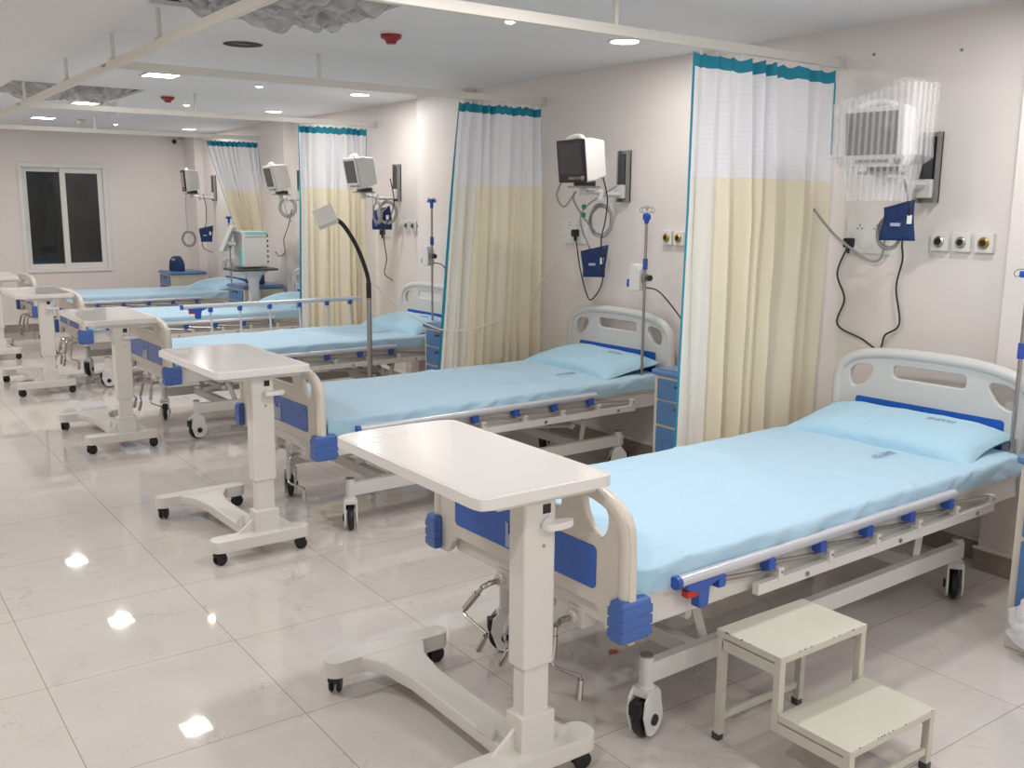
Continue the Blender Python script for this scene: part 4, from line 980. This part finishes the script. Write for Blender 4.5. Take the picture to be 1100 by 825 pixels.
for i, y in enumerate((7.04, 6.93, 6.83)): gas(y, 1.335, M['chrome'], WX, 'square white gas outlet near the third bed drip pole, ' + ('leftmost', 'middle', 'rightmost, at the pillar edge')[i])

# ------------------------------------------------------------------ gooseneck lamp
t = thing('examination_lamp', 'gooseneck examination lamp on a steel stand between the second and third beds', 'lamp', (2.79, 5.42, 0))
MB().lathe([(0, .03), (.10, .03), (.15, .045), (.03, .06), (.02, .07), (0, .07)], n=24).build('base', M['grey_metal'], t)
for k in range(5):
    a = 2 * PI * k / 5; MB().tube([(0, 0, .05), (.22 * math.cos(a), .22 * math.sin(a), .045)], .012, 8).lathe([(0, 0), (.02, .005), (.022, .02), (.01, .036), (0, .04)], T=Matrix.Translation((.22 * math.cos(a), .22 * math.sin(a), 0)), n=12).build('leg', M['darkgrey'], t)
MB().cyl((0, 0, .06), (0, 0, .93), .016, 14).build('pole', M['steel'], t)
MB().tube(spline([(0, 0, .92), (0, 0, .99), (-.005, 0, 1.06), (-.045, 0, 1.18), (-.10, .0, 1.29), (-.17, 0, 1.385), (-.24, 0, 1.425)], 5), [.016] * 8 + [.013] * 23, 10).build('gooseneck', M['black'], t)
hd = Matrix.Translation((-.285, -.01, 1.43)) @ Vector((-.55, -.62, .56)).to_track_quat('Z', 'Y').to_matrix().to_4x4() @ Matrix.Rotation(R(28), 4, 'Z')
MB().box(-.062, .062, -.062, .062, -.03, .02, .010, 3, T=hd).build('lamp_head', M['white_plastic'], t)
MB().cyl(hd @ Vector((0, 0, -.036)), hd @ Vector((0, 0, -.038)), .04, 20).build('lens', M['shiny'], t)
cable('lamp_cord', [(3.97, 4.95, 1.27), (3.93, 5.0, 1.15), (3.88, 5.05, 1.05), (3.80, 5.08, .91), (3.65, 5.10, .80), (3.50, 5.10, .76), (3.35, 5.12, .73), (3.22, 5.14, .725), (3.12, 5.2, .75), (3.0, 5.3, .83), (2.90, 5.36, .93), (2.80, 5.40, 1.03)], .0045, M['cable_white'], 'white cord sagging from the wall socket across the second curtain to the lamp')

# ------------------------------------------------------------------ ventilator on a cart
t = thing('ventilator', 'grey and mint ventilator body standing on the cart tray', 'ventilator', (3.49, 9.26, .895), 0)
MB().box(-.125, .12, -.13, .13, 0, .345, .012, 3).build('housing', M['grey_plastic'], t)
MB().box(-.129, -.115, -.12, -.02, .01, .16, .004).build('mint_trim', M['mint'], t); MB().box(-.10, .13, -.134, -.125, .315, .34, .003).build('mint_trim', M['mint'], t)
MB().box(-.10, .12, -.1315, -.129, .285, .292).build('vent_line', M['grey_metal'], t)
for z in (.05, .1, .15, .2, .25, .3): MB().cyl((.118, -.1, z), (.14, -.1, z), .01, 10).build('connector', M['black'], t)
t = thing('ventilator_screen', 'tilted grey display leaning at the left of the ventilator', 'screen', (3.27, 9.27, 1.17), 0)
t.rotation_euler = (0, R(24), R(-28))
MB().box(-.02, .02, -.12, .12, -.13, .13, .008).build('case', M['grey_plastic'], t)
MB().box(-.022, -.019, -.10, .10, -.11, .11).build('display', M['cable_grey'], t)
MB().cyl((.02, 0, -.05), (.09, 0, -.02), .02, 10).build('bracket', M['grey_plastic'], t)
t = thing('ventilator_cart', 'pale blue-grey wheeled cart with a wide tray under the ventilator', 'cart', (3.50, 9.235, 0), 0)
MB().prism(rrect(-.25, .20, -.19, .19, .05), .02, T=Matrix.Translation((0, 0, .862)), bev=.006).build('tray', M['darkgrey'], t)
MB().lathe([(.05, .62), (.055, .75), (.09, .82), (.16, .858), (0, .858), (0, .62)], n=20).build('tray_support', M['grey_plastic'], t)
MB().prism(rrect(-.05, .05, -.04, .04, .02), .56, T=Matrix.Translation((0, 0, .10))).build('column', M['grey_plastic'], t)
for k in range(4):
    a = PI / 4 + PI / 2 * k
    ex, ey = .30 * math.cos(a), .095 * math.sin(a)
    MB().tube([(0, 0, .10), (ex, ey, .075)], [.03, .018], 8).lathe([(0, 0), (.028, .008), (.03, .03), (.02, .06), (0, .065)], T=Matrix.Translation((ex, ey, 0)), n=12).build('leg', M['grey_plastic'], t)

# ------------------------------------------------------------------ security camera, screws, scrap
t = thing('security_camera', 'small white security camera with a black lens high on the back wall', 'camera', (3.79, BY, 2.255), 0)
MB().box(-.03, .03, -.02, 0, -.03, .03, .004).tube([(0, -.02, 0), (0, -.06, .0)], .012, 8).build('mount', M['white_plastic'], t)
MB().tube([(.04, -.05, .0), (-.04, -.13, -.012)], .034, 16).build('body', M['white_plastic'], t)
MB().tube([(-.04, -.13, -.012), (-.046, -.136, -.013)], .03, 16).build('lens', M['black'], t)
tag(MB().prism([(0, 0), (.03, -.008), (.045, .004), (.02, .018), (.008, .01)], .003, T=Matrix.Translation((0, 0, .0005)) @ Matrix.Rotation(R(4), 4, 'X')).build('paper_scrap', M['orange']), 'small orange-red scrap lying on the floor under the nearest bed', 'scrap').location = (2.075, 2.31, .0005)
for (y, z, lab) in ((2.78, 2.19, 'dark screw in the wall right of the nearest curtain track'), (2.36, 2.16, 'small wall screw above the wrapped monitor mount'), (2.98, 1.47, 'small dark screw left of the nearest wall socket')):
    tag(MB().lathe([(0, 0), (.007, 0), (.006, .006), (0, .008)], T=Matrix.Rotation(R(-90), 4, 'Y'), n=10).build('wall_screw', M['grey_metal']), lab, 'screw').location = (WX, y, z)

# ------------------------------------------------------------------ world, camera
w = bpy.data.worlds.new('world'); scn.world = w; w.use_nodes = True
w.node_tree.nodes['Background'].inputs['Color'].default_value = (1, .97, .94, 1)
w.node_tree.nodes['Background'].inputs['Strength'].default_value = .9
cam = bpy.data.cameras.new('camera'); cam.sensor_width = 36; cam.lens = 36 * 1041.37 / 1100; cam.clip_start = .05
co = bpy.data.objects.new('camera', cam); COL.objects.link(co)
yaw, pitch, roll = 6.22867720e-01, 1.81487985e-01, 8.98152354e-03
f = Vector((math.sin(yaw) * math.cos(pitch), math.cos(yaw) * math.cos(pitch), -math.sin(pitch)))
r = Vector((math.cos(yaw), -math.sin(yaw), 0)); u = r.cross(f)
r2 = math.cos(roll) * r + math.sin(roll) * u; u2 = -math.sin(roll) * r + math.cos(roll) * u
co.matrix_world = Matrix(((r2.x, u2.x, -f.x, 0), (r2.y, u2.y, -f.y, 0), (r2.z, u2.z, -f.z, 1.5), (0, 0, 0, 1)))
scn.camera = co
scn.view_settings.view_transform = 'Standard'
scn.view_settings.exposure = 0.0
